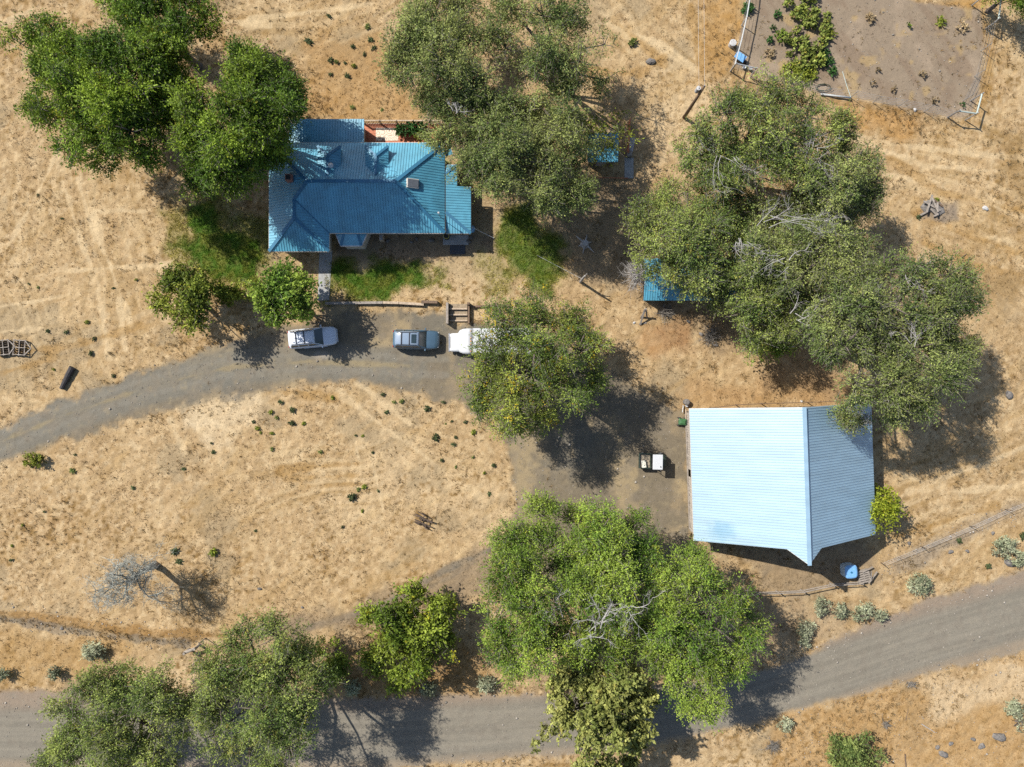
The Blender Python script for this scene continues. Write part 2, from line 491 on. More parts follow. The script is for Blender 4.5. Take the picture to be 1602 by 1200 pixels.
patch([(690, 396), (780, 396), (780, 430), (690, 430)], (.33, .26, .17), .6)
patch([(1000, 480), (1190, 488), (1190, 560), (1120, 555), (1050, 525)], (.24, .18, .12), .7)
patch([(1010, 510), (1080, 505), (1090, 540), (1010, 545)], RED, .5)
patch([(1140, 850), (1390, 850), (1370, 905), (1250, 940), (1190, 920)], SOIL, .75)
patch([(1080, 600), (1380, 590), (1380, 640), (1070, 640)], (.3, .19, .095), .7)
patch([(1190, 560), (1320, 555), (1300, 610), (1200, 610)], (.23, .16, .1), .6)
patch([(1390, 880), (1602, 780), (1602, 800), (1480, 860), (1400, 905)], (.22, .19, .165), .7, 10, 16)
patch([(380, 985), (480, 965), (620, 930), (760, 865), (800, 850), (800, 900), (700, 950), (560, 985), (420, 1010)], (.22, .172, .125), .95)
line([(560, 960), (620, 935), (700, 890), (790, 850)], 9, (.165, .148, .13), .85)
line([(470, 985), (580, 955), (680, 915), (770, 865)], 6, (.18, .15, .12), .7)
patch([(520, 1030), (760, 1000), (760, 1080), (520, 1085)], (.24, .145, .06), .7)
patch([(1180, 935), (1290, 930), (1330, 990), (1200, 1030)], (.27, .21, .15), .6)
patch([(1200, 1125), (1602, 1030), (1602, 1210), (1200, 1210)], (.33, .205, .09), .6)
patch([(1450, 1070), (1602, 1040), (1602, 1100), (1470, 1120)], (.48, .39, .28), .7)
patch([(1440, 320), (1495, 315), (1500, 345), (1440, 345)], (.2, .17, .15), .85, 5, 10)
patch([(1380, 430), (1602, 430), (1602, 560), (1530, 540)], (.3, .21, .12), .35)
for pts in [[(1530, 420), (1600, 440), (1590, 470), (1540, 460)], [(1560, 210), (1610, 220), (1610, 320), (1580, 300)]]:
    patch(pts, (.22, .145, .065), .7)
# green lawn
lawn = np.zeros(GX.shape)
for pts, s in [([(296, 330), (338, 314), (350, 360), (306, 370)], 1.2), ([(262, 380), (360, 345), (415, 400), (418, 455), (360, 448), (295, 418)], 1.15),
               ([(335, 320), (425, 330), (425, 470), (340, 460), (330, 420)], .6), ([(250, 330), (330, 300), (430, 330), (430, 475), (330, 470), (255, 430)], .42), ([(513, 410), (690, 408), (695, 452), (600, 468), (513, 466)], 1.25),
               ([(785, 325), (830, 325), (870, 365), (890, 430), (850, 470), (800, 440), (775, 370)], 1.0), ([(740, 400), (800, 400), (810, 470), (760, 470)], .35),
               ([(500, 395), (525, 395), (525, 470), (500, 470)], 0)]:
    d = poly_sd(U, Vp, pts) + (n2 - .5) * 60
    lawn = np.maximum(lawn, sst(-10, 16, d) * s * (.55 + .8 * n3))
lawn = np.clip(lawn, 0, 1)
gcol = mixc(np.zeros(col.shape) + C(.06, .12, .018), C(.13, .15, .035), sst(.4, .7, n3))
col = col + (gcol - col) * lawn[..., None]

# driveway
dcol = np.zeros(col.shape) + C(.175, .142, .105)
dcol = mixc(dcol, C(.15, .135, .115), sst(.45, .65, n1))
dcol = mixc(dcol, C(.27, .205, .135), sst(.55, .75, n2) * .7)
dcol = mixc(dcol, C(.33, .25, .155), sst(.6, .72, fbm(GX, GY, 3.2, 4, 60)) * .75)
lane = seg_d(U, Vp, [(-60, 718), (0, 692), (100, 650), (230, 606), (350, 576), (480, 566), (640, 572)])
dcol = mixc(dcol, C(.165, .153, .135), sst(34, 22, lane) * .75)
for off in (-13, 12):
    l2 = seg_d(U, Vp, [(-60, 718 + off), (0, 692 + off), (100, 650 + off), (230, 606 + off), (350, 576 + off), (480, 566 + off), (700, 575 + off)])
    dcol = mixc(dcol, C(.205, .185, .16), sst(8, 2, l2 + (n2 - .5) * 8) * .6)
dcol = mixc(dcol, C(.30, .23, .13), sst(5, 0, lane + (n2 - .5) * 16) * .55)
dcol = mixc(dcol, C(.32, .28, .25), sst(16, 5, np.hypot((U - 503) , (Vp - 556) * 1.6) + (n2 - .5) * 12) * .8)
dcol = mixc(dcol, C(.2, .165, .13), sst(.5, .7, n3) * .5)
dcol = mixc(dcol, C(.12, .10, .08), sst(.6, .85, n5) * .4)
dcol = mixc(dcol, C(.28, .225, .15), sst(.34, .15, n5) * .4)
# county gravel road with wheel streaks running along it
RC = [(-300, 1160), (0, 1148), (300, 1150), (600, 1150), (800, 1135), (1000, 1120), (1150, 1095), (1300, 1050), (1450, 1000), (1602, 957), (1760, 912)]
dr = seg_d(U, Vp, RC)
rcol = np.zeros(col.shape) + C(.19, .176, .152)
along = fbm(GX * .12 + GY * .03, dr * .16, 1.0, 4, 70)
rcol = mixc(rcol, C(.225, .207, .178), sst(.45, .7, along) * .6)
rcol = mixc(rcol, C(.168, .155, .133), sst(.52, .35, along) * .4)
for off in (-22, -8, 9, 24):
    l2 = seg_d(U, Vp, [(x, y + off) for x, y in RC])
    rcol = mixc(rcol, C(.245, .225, .19), sst(3.5, 1, l2 + (n2 - .5) * 4) * .4)
edge_up = (Vp < np.interp(U, [p[0] for p in RC], [p[1] for p in RC]))
rcol = mixc(rcol, C(.245, .195, .155), sst(28, 50, dr) * edge_up * .85)
rcol = mixc(rcol, C(.27, .215, .16), sst(34, 48, dr) * (~edge_up) * .7)
rcol = mixc(rcol, C(.16, .14, .12), sst(.55, .75, n3) * .3)
rcol = mixc(rcol, C(.24, .215, .18), sst(.4, .2, n5) * .4)
# garden soil
fur = fbm(r_, q_ * .25, .8, 3, 80)
scol = np.zeros(col.shape) + C(.228, .186, .150)
scol = mixc(scol, C(.29, .235, .19), sst(.5, .7, n2) * .7)
scol = mixc(scol, C(.18, .135, .105), sst(.5, .72, fur) * .6)
scol = mixc(scol, C(.34, .25, .13), sst(.66, .78, fbm(GX, GY, 1.4, 3, 90)) * .6)
dcol *= np.array([.94, 1.0, 1.07]); rcol *= np.array([.985, 1.0, 1.05])
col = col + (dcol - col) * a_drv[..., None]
col = col + (rcol - col) * a_road[..., None]
col = col + (scol - col) * a_gard[..., None]
col *= np.array([.735, .70, .61])
far_a = np.maximum(sst(51.5, 55.5, np.abs(GX)), sst(38.8, 42.5, np.abs(GY))) * (1 - a_road) * (1 - a_drv)   # the field beyond the surveyed part is plain straw
col = mixc(col, C(.262, .186, .098), far_a)
hard = np.clip(np.maximum(a_drv * .9, np.maximum(a_road, a_gard * .65)), 0, 1)
Z = (fbm(GX, GY, .55, 3, 33) - .5) * .15 * (1 - hard) + (fbm(GX, GY, .4, 2, 37) - .5) * .03
bank = seg_d(U, Vp, [(-80, 953), (0, 959), (60, 967), (120, 977), (200, 989), (300, 996)])
Z = Z + .28 * np.exp(-(bank / 9) ** 2) * (.6 + .8 * n2)
Z = np.where(near, Z, 0)
M['ground'] = ground_mat("dry_field", 8.0, .30, .7, .06)
M['gravel'] = ground_mat("gravel", 13.0, .34, .5, .04)
M['tilled'] = ground_mat("garden_soil", 9.0, .22, .5, .05)
nx, ny = GX.shape
idx = np.arange(nx * ny).reshape(nx, ny)
quads = np.stack([idx[:-1, :-1], idx[1:, :-1], idx[1:, 1:], idx[:-1, 1:]], -1).reshape(-1, 4)
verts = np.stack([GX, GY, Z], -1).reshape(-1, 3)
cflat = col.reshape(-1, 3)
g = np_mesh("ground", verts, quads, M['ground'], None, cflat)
g.data.polygons.foreach_set("use_smooth", np.ones(len(quads), bool))
tag(g, "dry straw coloured field with bleached mower lines around the farmstead", "ground", kind="structure")

def sheet(name, mask, lift, m, label, cat):
    mf = (mask > 0).reshape(-1)
    keep = mf[quads].all(1)
    q = quads[keep]
    used, inv = np.unique(q.ravel(), return_inverse=True)
    vv = verts[used].copy(); vv[:, 2] += lift
    o = np_mesh(name, vv, inv.reshape(-1, 4), m, None, cflat[used])
    o.data.polygons.foreach_set("use_smooth", np.ones(len(q), bool))
    return tag(o, label, cat, kind="structure")
sheet("driveway", drv, .012, M['gravel'], "grey brown gravel driveway curving past the parked cars to the barn", "driveway")
sheet("road", road, .012, M['gravel'], "wide grey gravel road crossing the bottom of the view", "road")
sheet("garden_plot", gard, .012, M['tilled'], "bare grey brown garden soil inside the pipe fence", "garden plot")

# ------------------------------------------------------------------ dry grass and lawn blades (uncountable)
def grid_at(A, x, y):
    i = np.clip(np.searchsorted(gx, x), 0, nx - 1); j = np.clip(np.searchsorted(gy, y), 0, ny - 1)
    return A[i, j]

def blades(name, n, dens, hrange, spread, shade, label, cat, seed, bl=4, wid=.035):
    R = np.random.RandomState(seed)
    x = R.uniform(-54, 54, n); y = R.uniform(-41.5, 41.5, n)
    keep = R.rand(n) < dens(x, y)
    x = x[keep]; y = y[keep]; n = len(x)
    z = grid_at(Z, x, y)
    c = shade(grid_at(col, x, y), R, x, y)
    H = R.uniform(*hrange, n) * (.7 + .6 * vn(x, y, 1.5, 8))
    vs, cs = [], []
    for b in range(bl):
        a = R.uniform(0, 6.283, n); lean = R.uniform(.55, 1.2, n) * spread
        dx, dy = np.cos(a), np.sin(a)
        ox, oy = R.uniform(-.08, .08, n), R.uniform(-.08, .08, n)
        w = wid * R.uniform(.6, 1.3, n)
        p0 = np.stack([x + ox - dy * w, y + oy + dx * w, z - .02], -1)
        p1 = np.stack([x + ox + dy * w, y + oy - dx * w, z - .02], -1)
        p2 = np.stack([x + ox + dx * H * lean, y + oy + dy * H * lean, z + H * (.9 - .55 * lean)], -1)
        vs.append(np.stack([p0, p1, p2], 1))
        cc = c * R.uniform(.75, 1.25, (n, 1))
        cs.append(np.repeat(cc[:, None, :], 3, 1))
    vs = np.concatenate(vs).reshape(-1, 3); cs = np.concatenate(cs).reshape(-1, 3)
    o = np_mesh(name, vs, np.arange(len(vs)).reshape(-1, 3), M['grass'], None, np.clip(cs, 0, 1), 3)
    return tag(o, label, cat, kind="stuff")

def d_dry(x, y):
    return np.clip((1 - grid_at(hard, x, y) * 1.1), 0, 1) * (1 - grid_at(lawn, x, y)) * (1 - .8 * grid_at(linem, x, y)) * (.25 + .9 * sst(.35, .65, fbm(x, y, 3.0, 3, 50)))
def s_dry(c, R, x, y):
    c = c * R.uniform(.9, 1.3, (len(x), 1))
    dk = (R.rand(len(x)) < .02 + .07 * sst(.5, .7, vn(x, y, 4.0, 71)))[:, None]
    return np.where(dk, c * np.array([.72, .70, .55]), c)
blades("dry_grass", 130000, d_dry, (.06, .17), .95, s_dry, "short bleached dry grass covering the fields", "dry grass", 3)
tallm = np.clip(1.4 * np.exp(-(bank / 14) ** 2) + .9 * sst(.56, .70, n1) + .8 * sst(.6, .72, fbm(GX, GY, 1.6, 3, 95)) + 1.1 * np.exp(-((np.abs(dr - 52)) / 9) ** 2) + .9 * np.exp(-((drv + 8) / 10) ** 2) * (fbm(GX, GY, 3, 2, 97) > .5), 0, 1.2) * (1 - hard)
def d_tall(x, y): return np.clip(grid_at(tallm, x, y), 0, 1) * (1 - grid_at(lawn, x, y)) * .55
def s_tall(c, R, x, y):
    k = R.rand(len(x))[:, None]
    return np.where(k < .3, np.array([.30, .225, .125]), np.where(k < .7, np.array([.24, .155, .065]), np.array([.17, .12, .055]))) * R.uniform(.8, 1.2, (len(x), 1))
blades("tall_dry_grass", 60000, d_tall, (.22, .42), .75, s_tall, "taller ochre dry grass in tufts along the verges and the bank", "dry grass", 6, 6, .03)
def pebbles(n, dens, seed):
    R = np.random.RandomState(seed)
    x = R.uniform(-54, 54, n); y = R.uniform(-41, 41, n)
    k = R.rand(n) < dens(x, y); x, y = x[k], y[k]; n = len(x)
    z = grid_at(Z, x, y) + .02; q = R.uniform(.025, .075, n) * (1 + (R.rand(n) < .06) * 1.2)
    base = np.array([[1, 0, 0], [0, 1, 0], [-1, 0, 0], [0, -1, 0], [0, 0, .8], [0, 0, -.5]], float)
    vs = np.stack([x, y, z], -1)[:, None, :] + base[None] * q[:, None, None] * R.uniform(.7, 1.3, (n, 6, 1))
    F = np.array([[0, 1, 4], [1, 2, 4], [2, 3, 4], [3, 0, 4], [1, 0, 5], [2, 1, 5], [3, 2, 5], [0, 3, 5]])[None] + np.arange(n)[:, None, None] * 6
    c = np.array([.2, .18, .155]) * R.uniform(.6, 1.5, (n, 1, 1)) * np.ones((1, 6, 1))
    o = np_mesh("loose_gravel", vs.reshape(-1, 3), F.reshape(-1, 3), M['gravel'], None, c.reshape(-1, 3), 3)
    tag(o, "loose grey gravel strewn along the road edges and the stony line", "gravel", kind="stuff")
stony = seg_d(U, Vp, [(1390, 892), (1480, 845), (1602, 790)])
pebm = np.clip(.5 * np.exp(-((dr - 45) / 10) ** 2) + .8 * np.exp(-(stony / 14) ** 2) + .6 * np.exp(-((bank - 10) / 8) ** 2) + .16 * a_drv + .10 * a_road + .12 * a_gard + .25 * ((U > 1180) & (Vp > 1000)) * sst(.5, .65, n2), 0, 1)
pebbles(90000, lambda x, y: grid_at(pebm, x, y), 15)
def d_lawn(x, y): return sst(.15, .6, grid_at(lawn, x, y))
def s_lawn(c, R, x, y): return c * R.uniform(.9, 1.7, (len(x), 1)) * np.array([1.35, 1.45, .95])
blades("lawn_grass", 620000, d_lawn, (.10, .24), .8, s_lawn, "green lawn grass growing in patches beside the house", "lawn", 4, 4, .04)

# ------------------------------------------------------------------ trees and shrubs
def unit(a): return a / (np.linalg.norm(a, axis=-1, keepdims=True) + 1e-9)

def leaves(lobes, R, dens, per, leaf, pal, droop=.1, spray=1.0, gap=.42, up=.2, shell=.55, out=.7, zmin=.25):
    """lobes: (x, y, z, r, squash). returns leaf quads, colours, spray segments"""
    Vs, Cs, tw = [], [], []
    for (x, y, z, r, sq) in lobes:
        n = int(dens * r * r)
        d = R.normal(size=(n, 3)); d[:, 2] = d[:, 2] * .8 + up
        d = unit(d)
        inner = R.rand(n) < .15
        rad = r * np.where(inner, .15 + .5 * R.rand(n), shell + (1.04 - shell) * R.rand(n) ** .6) * (1 + .25 * (fbm(d[:, 0] * 2 + x, d[:, 1] * 2 + y + d[:, 2] * 3, .9, 2, 4) - .5) * 2)
        o = np.array([x, y, z]) + d * rad[:, None] * np.array([1, 1, sq])
        g_ = fbm(o[:, 0] + o[:, 2] * .7, o[:, 1] - o[:, 2] * .5, 1.35, 2, 6)
        ok = (g_ > gap + .065 - .10 * R.rand(n)) | inner
        ok &= o[:, 2] > zmin
        o, d, g_ = o[ok], d[ok], g_[ok]; n = len(o)
        if n == 0: continue
        dr_ = unit(d * out + R.normal(size=(n, 3)) * .45 + np.array([0, 0, .12 - droop]))
        L = spray * R.uniform(.55, 1.25, n)
        tw.append((o - dr_ * .15, o + dr_ * L[:, None]))
        # colour: clump level then leaf level
        cl = np.clip(.5 + (fbm(o[:, 0], o[:, 1] + o[:, 2], 1.8, 2, 12) - .5) * 2.2 + R.normal(size=n) * .22, 0, 1)
        base = (pal[0] + (pal[1] - pal[0]) * cl[:, None]) * LIFT
        yl = (R.rand(n) < pal[3])[:, None]
        base = np.where(yl, pal[2], base) * R.choice([.72, .9, 1.0, 1.08, 1.18])
        for k in range(per):
            t = (k + R.rand(n)) / per
            jit = R.normal(size=(n, 3)) * (.16 * spray) * (.5 + t[:, None] * .6)
            p = o + dr_ * (L * t)[:, None] + jit
            p[:, 2] -= droop * t * t * L * .8
            ax = unit(dr_ + R.normal(size=(n, 3)) * .65)
            nr = unit(d * .9 + np.array([0, 0, .35]) + R.normal(size=(n, 3)) * .42)
            sd_ = unit(np.cross(ax, nr))
            ll = (leaf[0] * R.uniform(.5, 1.45, n))[:, None] * .5; ww = (leaf[1] * R.uniform(.5, 1.45, n))[:, None] * .5
            q = np.stack([p - ax * ll, p - ax * ll * .1 + sd_ * ww, p + ax * ll, p - ax * ll * .1 - sd_ * ww], 1)
            Vs.append(q)
            c = base * R.uniform(.72, 1.28, (n, 1))
            Cs.append(np.repeat(c[:, None, :], 4, 1))
    return np.concatenate(Vs).reshape(-1, 3), np.clip(np.concatenate(Cs).reshape(-1, 3), 0.003, 1), tw

def twigs_mesh(tw, R, frac, r):
    a = np.concatenate([t[0] for t in tw]); b = np.concatenate([t[1] for t in tw])
    k = R.rand(len(a)) < frac
    a, b = a[k], b[k]
    d = unit(b - a)
    s1 = unit(np.cross(d, np.array([.3, .2, .9]))); s2 = np.cross(d, s1)
    vs = []
    for th in (0, 2.1, 4.2):
        off = s1 * math.cos(th) * r + s2 * math.sin(th) * r
        vs.append((a + off, b + off * .4))
    n = len(a)
    Vv = np.stack([vs[0][0], vs[1][0], vs[2][0], vs[0][1], vs[1][1], vs[2][1]], 1).reshape(-1, 3)
    bI = np.arange(n)[:, None, None] * 6
    F = np.array([[0, 1, 4, 3], [1, 2, 5, 4], [2, 0, 3, 5]])[None] + bI
    return Vv, F.reshape(-1, 4)

LIFT = 1.3
PAL = {
    'walnut': (C(.045, .085, .010), C(.140, .195, .020), C(.2, .2, .02), .03),
    'elm':    (C(.070, .105, .024), C(.195, .228, .055), C(.22, .21, .04), .04),
    'greyelm':(C(.070, .100, .027), C(.185, .208, .062), C(.2, .19, .06), .04),
    'bright': (C(.066, .120, .016), C(.190, .250, .038), C(.22, .24, .03), .04),
    'autumn': (C(.072, .108, .020), C(.185, .215, .038), C(.36, .27, .02), .05),
    'yellow': (C(.066, .100, .012), C(.165, .205, .026), C(.25, .24, .02), .04),
    'lime':   (C(.085, .115, .010), C(.220, .245, .022), C(.28, .26, .02), .06),
    'pale':   (C(.092, .112, .026), C(.235, .240, .070), C(.26, .24, .06), .05),
    'olive':  (C(.070, .098, .013), C(.185, .205, .028), C(.2, .19, .03), .05),
    'juniper':(C(.062, .092, .026), C(.185, .210, .062), C(.2, .21, .06), .03),
    'sage':   (C(.120, .138, .082), C(.285, .298, .195), C(.27, .25, .16), .08),
    'weed':   (C(.032, .050, .020), C(.085, .105, .042), C(.08, .08, .03), .05),
    'veg':    (C(.018, .055, .013), C(.050, .110, .028), C(.05, .11, .03), .03),
    'vine':   (C(.100, .135, .026), C(.245, .275, .064), C(.3, .27, .06), .06),
    'dry':    (C(.20, .15, .085), C(.34, .26, .15), C(.25, .16, .07), .1),
}

def tree(name, label, cat, lobes_px, H, pal, seed, base=None, dens=86, per=17, leaf=(.18, .088), droop=.1, gap=.40, low=.52, flat=.95,
         spray=1.0, twig=.5, dead=(), group=None, twr=.02, trunk_r=None, clump=10):
    """lobes_px: (px, py, r_px[, height]) as seen in the photo; the lobes near the middle stand higher"""
    R = np.random.RandomState(seed)
    cx = np.mean([l[0] for l in lobes_px]); cy = np.mean([l[1] for l in lobes_px])
    dm = max(1, max(math.hypot(l[0] - cx, l[1] - cy) for l in lobes_px))
    lobes = []
    for l in lobes_px:
        dd = math.hypot(l[0] - cx, l[1] - cy) / dm
        h = l[3] if len(l) > 3 else H * (low + (.83 - low) * (1 - dd ** 1.5)) + R.uniform(-.15, .14) * H
        x, y, z = P(l[0], l[1], h)
        r = l[2] * (CAM_H - h) / F_PX
        lobes.append((x, y, h, r * .94, min(flat, h / r * .9)))
    bx, by = base if base else (np.mean([l[0] for l in lobes]), np.mean([l[1] for l in lobes]))
    root = thing(name, label, cat, (bx, by, 0), 0, group)
    off = np.array([bx, by, 0])
    puffs = []
    for (x, y, z, r, sq) in lobes:                               # each lobe is a heap of smaller leaf puffs round a thin core
        puffs.append((x, y, z - .2 * r, r * .52, sq))
        if r < .7: puffs[-1] = (x, y, z, r, sq); continue
        for k in range(clump):
            dv = R.normal(size=3); dv[2] = abs(dv[2]) * .9 - .25
            dv = dv / np.linalg.norm(dv)
            q = r * R.uniform(.27, .46)
            m_ = (r - q * .75) * R.uniform(.85, 1.12)
            if R.rand() < .16: m_, q = r * R.uniform(1.0, 1.22), q * .6      # a bough that sticks out of the outline
            puffs.append((x + dv[0] * m_, y + dv[1] * m_, z + dv[2] * m_ * sq, q, .72))
    v, c, tw = leaves(puffs, R, dens, per, leaf, PAL[pal], droop, spray, gap, zmin=min(.25, H * .08))
    np_mesh("crown", v - off, np.arange(len(v)).reshape(-1, 4), M['leaf'], root, c)
    mb = MB()
    tr = trunk_r or .028 * H + .05
    fork = V(R.uniform(-.3, .3), R.uniform(-.3, .3), H * .26)
    mb.tube([(0, 0, -.2), (0, 0, .15), (fork.x * .4, fork.y * .4, H * .13), fork], [tr * 1.5, tr * 1.15, tr, tr * .85], 9)
    for (x, y, z, r, sq) in lobes:
        e = V(x - bx, y - by, z)
        mid = fork.lerp(e, .5) + V(R.uniform(-.4, .4), R.uniform(-.4, .4), .12 * (e - fork).length)
        lr = max(.03, tr * .42 * min(1, r / 2.5))
        mb.tube([fork, mid, e], [lr * 1.3, lr, lr * .6], 6)
        for k in range(7 if r > 1.2 else 4):
            dv = V(*unit(R.normal(size=3) + np.array([0, 0, .35])))
            t_ = e + V(dv.x * r * .92, dv.y * r * .92, dv.z * r * sq * .92)
            m_ = e.lerp(t_, .5) + V(R.uniform(-.15, .15), R.uniform(-.15, .15), R.uniform(0, .2)) * r * .5
            mb.tube([e, m_, t_], [lr * .55, lr * .38, .012], 5)
    mb.build("trunk", M['bark'], root, smooth=True)
    if twig > 0:
        tv, tf = twigs_mesh(tw, R, twig, twr)
        np_mesh("twigs", tv - off, tf, M['twig'], root)
    for (px, py, rr, h) in dead:
        deadwood(root, off, px, py, rr, h, R)
    return root

def deadwood(root, off, px, py, rpx, h, R, n=5, name="dead_branch", rad=.034):
    """a bare limb fanning out over the crown: curved boughs, side twigs, twiglets"""
    x, y, z = P(px, py, h)
    r = rpx * (CAM_H - h) / F_PX
    o = V(x, y, z + .12 * r) - V(*off)
    mb = MB()
    a0 = R.uniform(0, 6.283)
    s = o + V(-math.cos(a0) * r * .9, -math.sin(a0) * r * .9, -r * .5)
    def bough(p, a, L, rr, lev):
        bend = R.normal() * .5
        pts = [p]; q = p
        for t in range(4):
            a += bend * .35 + R.normal() * .12
            q = q + V(math.cos(a), math.sin(a), R.uniform(-.05, .30)) * (L / 4)
            pts.append(q)
        mb.tube(pts, [rr, rr * .85, rr * .7, rr * .5, rr * .25], 5 if lev == 0 else 3)
        if lev < 2:
            for k in range(5 if lev == 0 else 3):
                t = 1 + int(R.randint(4))
                bough(pts[t], a + R.choice([-1, 1]) * R.uniform(.35, .95), L * R.uniform(.3, .55), max(.012, rr * .5), lev + 1)
    for k in range(n):
        bough(s + V(R.normal(), R.normal(), R.normal() * .4) * r * .3, a0 + (k - n / 2) * .5 + R.normal() * .3, r * R.uniform(.9, 1.9), rad * R.uniform(.6, 1.2), 0)
    return mb.build(name, M['deadwood'], root)

# --- big trees (crown lobes follow the outline seen in the photo)
tree("walnut_tree", "broad dark green tree at the far left, its spiky limb reaching the photo edge", "tree",
     [(20, 60, 18), (8, 64, 10), (45, 62, 30), (85, 45, 26), (140, 140, 40), (150, 200, 36), (98, 100, 36), (235, 135, 34), (250, 185, 32), (265, 120, 32), (285, 140, 28), (165, 160, 40), (75, 105, 26), (62, 168, 20), (120, 82, 40), (105, 128, 42), (170, 95, 42), (200, 140, 50), (140, 180, 48), (70, 172, 26), (205, 205, 46), (120, 225, 30), (165, 245, 30), (228, 245, 24), (225, 85, 36)],
     13, 'walnut', 1, leaf=(.215, .115), droop=.05, dead=[(207, 142, 9, 11)])
tree("walnut_tree", "tall dark green tree leaning off the top edge, north of the broad left tree", "tree",
     [(215, 30, 34), (255, 78, 32), (225, 100, 28), (195, -5, 30), (238, 12, 38), (290, 0, 34), (315, 32, 30), (272, 48, 30), (262, 100, 26), (240, 55, 26)], 12, 'walnut', 2, leaf=(.215, .115), droop=.05)
tree("walnut_tree", "dark green tree overhanging the west end of the blue house roof", "tree",
     [(270, 150, 34, 8), (320, 165, 44, 10), (385, 95, 26, 10), (420, 112, 34, 8.5), (445, 140, 28, 9), (400, 140, 42, 12), (440, 170, 30, 13), (415, 195, 40, 12.5), (455, 165, 20, 9), (355, 215, 42, 12),
      (300, 215, 34, 9), (340, 262, 38, 9), (305, 282, 24, 6), (395, 255, 32, 9.5), (385, 285, 22, 6.5), (435, 232, 24, 9), (380, 172, 38, 13.5), (425, 215, 26, 11), (424, 147, 30, 6.2), (448, 160, 26, 5.2), (392, 112, 32, 8), (410, 235, 28, 7)],
     14.5, 'walnut', 3, leaf=(.215, .115), droop=.05, gap=.33)
tree("elm_tree", "grey green tree north of the house, westmost of the clump at the top edge", "tree",
     [(640, 60, 40), (680, 25, 42), (640, 110, 38), (690, 95, 45), (740, 55, 45), (725, 15, 34), (735, 120, 40), (665, 140, 28)], 12, 'greyelm', 4, gap=.42)
tree("elm_tree", "grey green tree with open limbs at the top edge, above the small blue shed", "tree",
     [(800, 15, 42), (850, 25, 40), (895, 30, 32), (790, 75, 34), (850, 85, 44), (905, 95, 40), (945, 70, 24), (945, 125, 28), (880, 130, 32), (820, 120, 32)], 11, 'greyelm', 5, gap=.45, dens=50)
tree("elm_tree", "large grey green tree between the house and the small blue shed", "tree",
     [(705, 165, 38), (755, 160, 46), (700, 210, 34), (765, 215, 52), (820, 180, 46), (870, 195, 42), (740, 255, 36), (810, 250, 50), (860, 255, 46), (890, 295, 38), (835, 300, 40), (785, 290, 30), (905, 240, 28)],
     12, 'greyelm', 6, gap=.38, dead=[(713, 165, 9, 10)])
tree("sapling", "thin sparse olive tree growing over the small blue shed roof", "tree",
     [(915, 190, 24), (945, 200, 26), (970, 190, 20), (985, 212, 14), (940, 226, 20), (900, 215, 20), (952, 218, 20), (930, 212, 18), (945, 240, 15), (962, 232, 14)], 5.5, 'olive', 7, dens=34, gap=.48, leaf=(.22, .12), per=8, clump=7)
tree("elm_tree", "spreading tree just below the garden fence, its crown showing bare grey twigs", "tree",
     [(1088, 208, 28), (1135, 176, 31), (1180, 160, 36), (1225, 155, 34), (1110, 240, 44), (1165, 225, 44), (1215, 210, 44), (1265, 185, 36), (1305, 205, 32), (1180, 275, 44), (1130, 275, 34), (1240, 255, 46)],
     12.5, 'elm', 8, gap=.43, twig=.8, dead=[(1165, 262, 34, 10.5), (1110, 225, 16, 9.5), (1250, 225, 22, 10)])
tree("elm_tree", "tree between the garden and the junk pile, on the east side of the grove", "tree",
     [(1290, 235, 40), (1335, 260, 36), (1300, 285, 42), (1355, 295, 30), (1340, 330, 32), (1265, 300, 38), (1300, 335, 34), (1250, 330, 36)], 12, 'greyelm', 9, gap=.43, twig=.8, dead=[(1300, 240, 26, 11), (1320, 320, 18, 10)])
tree("elm_tree", "tree overhanging the west half of the long blue shed, bare twigs at its edge", "tree",
     [(1010, 345, 34), (1055, 325, 40), (1015, 385, 30), (1060, 375, 44), (1105, 355, 44), (1100, 390, 32), (1150, 370, 32), (1150, 330, 34), (1075, 300, 26), (1140, 410, 24), (1048, 440, 14), (1108, 432, 22), (1122, 462, 22), (1138, 440, 22), (1160, 455, 24), (1022, 426, 13, 5.5), (1084, 446, 22, 6), (1050, 418, 18, 6)], 10, 'elm', 10, gap=.40, twig=.8)
tree("elm_tree", "dense tree in the middle of the grove, behind the long blue shed", "tree",
     [(1200, 345, 40), (1230, 385, 46), (1190, 400, 40), (1290, 380, 44), (1260, 425, 42), (1310, 420, 36), (1200, 440, 36), (1340, 385, 26)], 13, 'greyelm', 11, gap=.42, twig=.9, dead=[(1240, 335, 38, 13.2), (1215, 405, 24, 12.2), (1270, 478, 28, 11.5), (1172, 385, 18, 11), (1300, 360, 18, 11.5)])
tree("elm_tree", "tree east of the long blue shed, its low skirt hanging over the bare soil", "tree",
     [(1195, 470, 40), (1160, 490, 32), (1225, 500, 40), (1180, 525, 30), (1250, 460, 34), (1175, 440, 30)], 10, 'elm', 12, gap=.38, twig=.6)
tree("elm_tree", "largest grey green tree of the grove, hanging over the northeast barn corner", "tree",
     [(1330, 430, 36), (1385, 425, 40), (1440, 430, 38), (1485, 430, 34), (1500, 470, 34), (1450, 485, 48), (1390, 480, 46), (1335, 480, 42), (1290, 500, 36), (1320, 540, 42), (1370, 545, 44), (1430, 545, 46), (1485, 535, 42), (1470, 585, 36), (1390, 600, 42), (1340, 600, 34), (1440, 620, 38), (1400, 645, 24), (1330, 640, 24), (1345, 660, 14)],
     15, 'greyelm', 13, gap=.41, twig=.8, low=.6, dead=[(1375, 600, 28, 11.5), (1448, 435, 20, 12.5), (1375, 465, 18, 13), (1350, 655, 16, 9.5), (1430, 520, 20, 13), (1310, 540, 18, 12)])
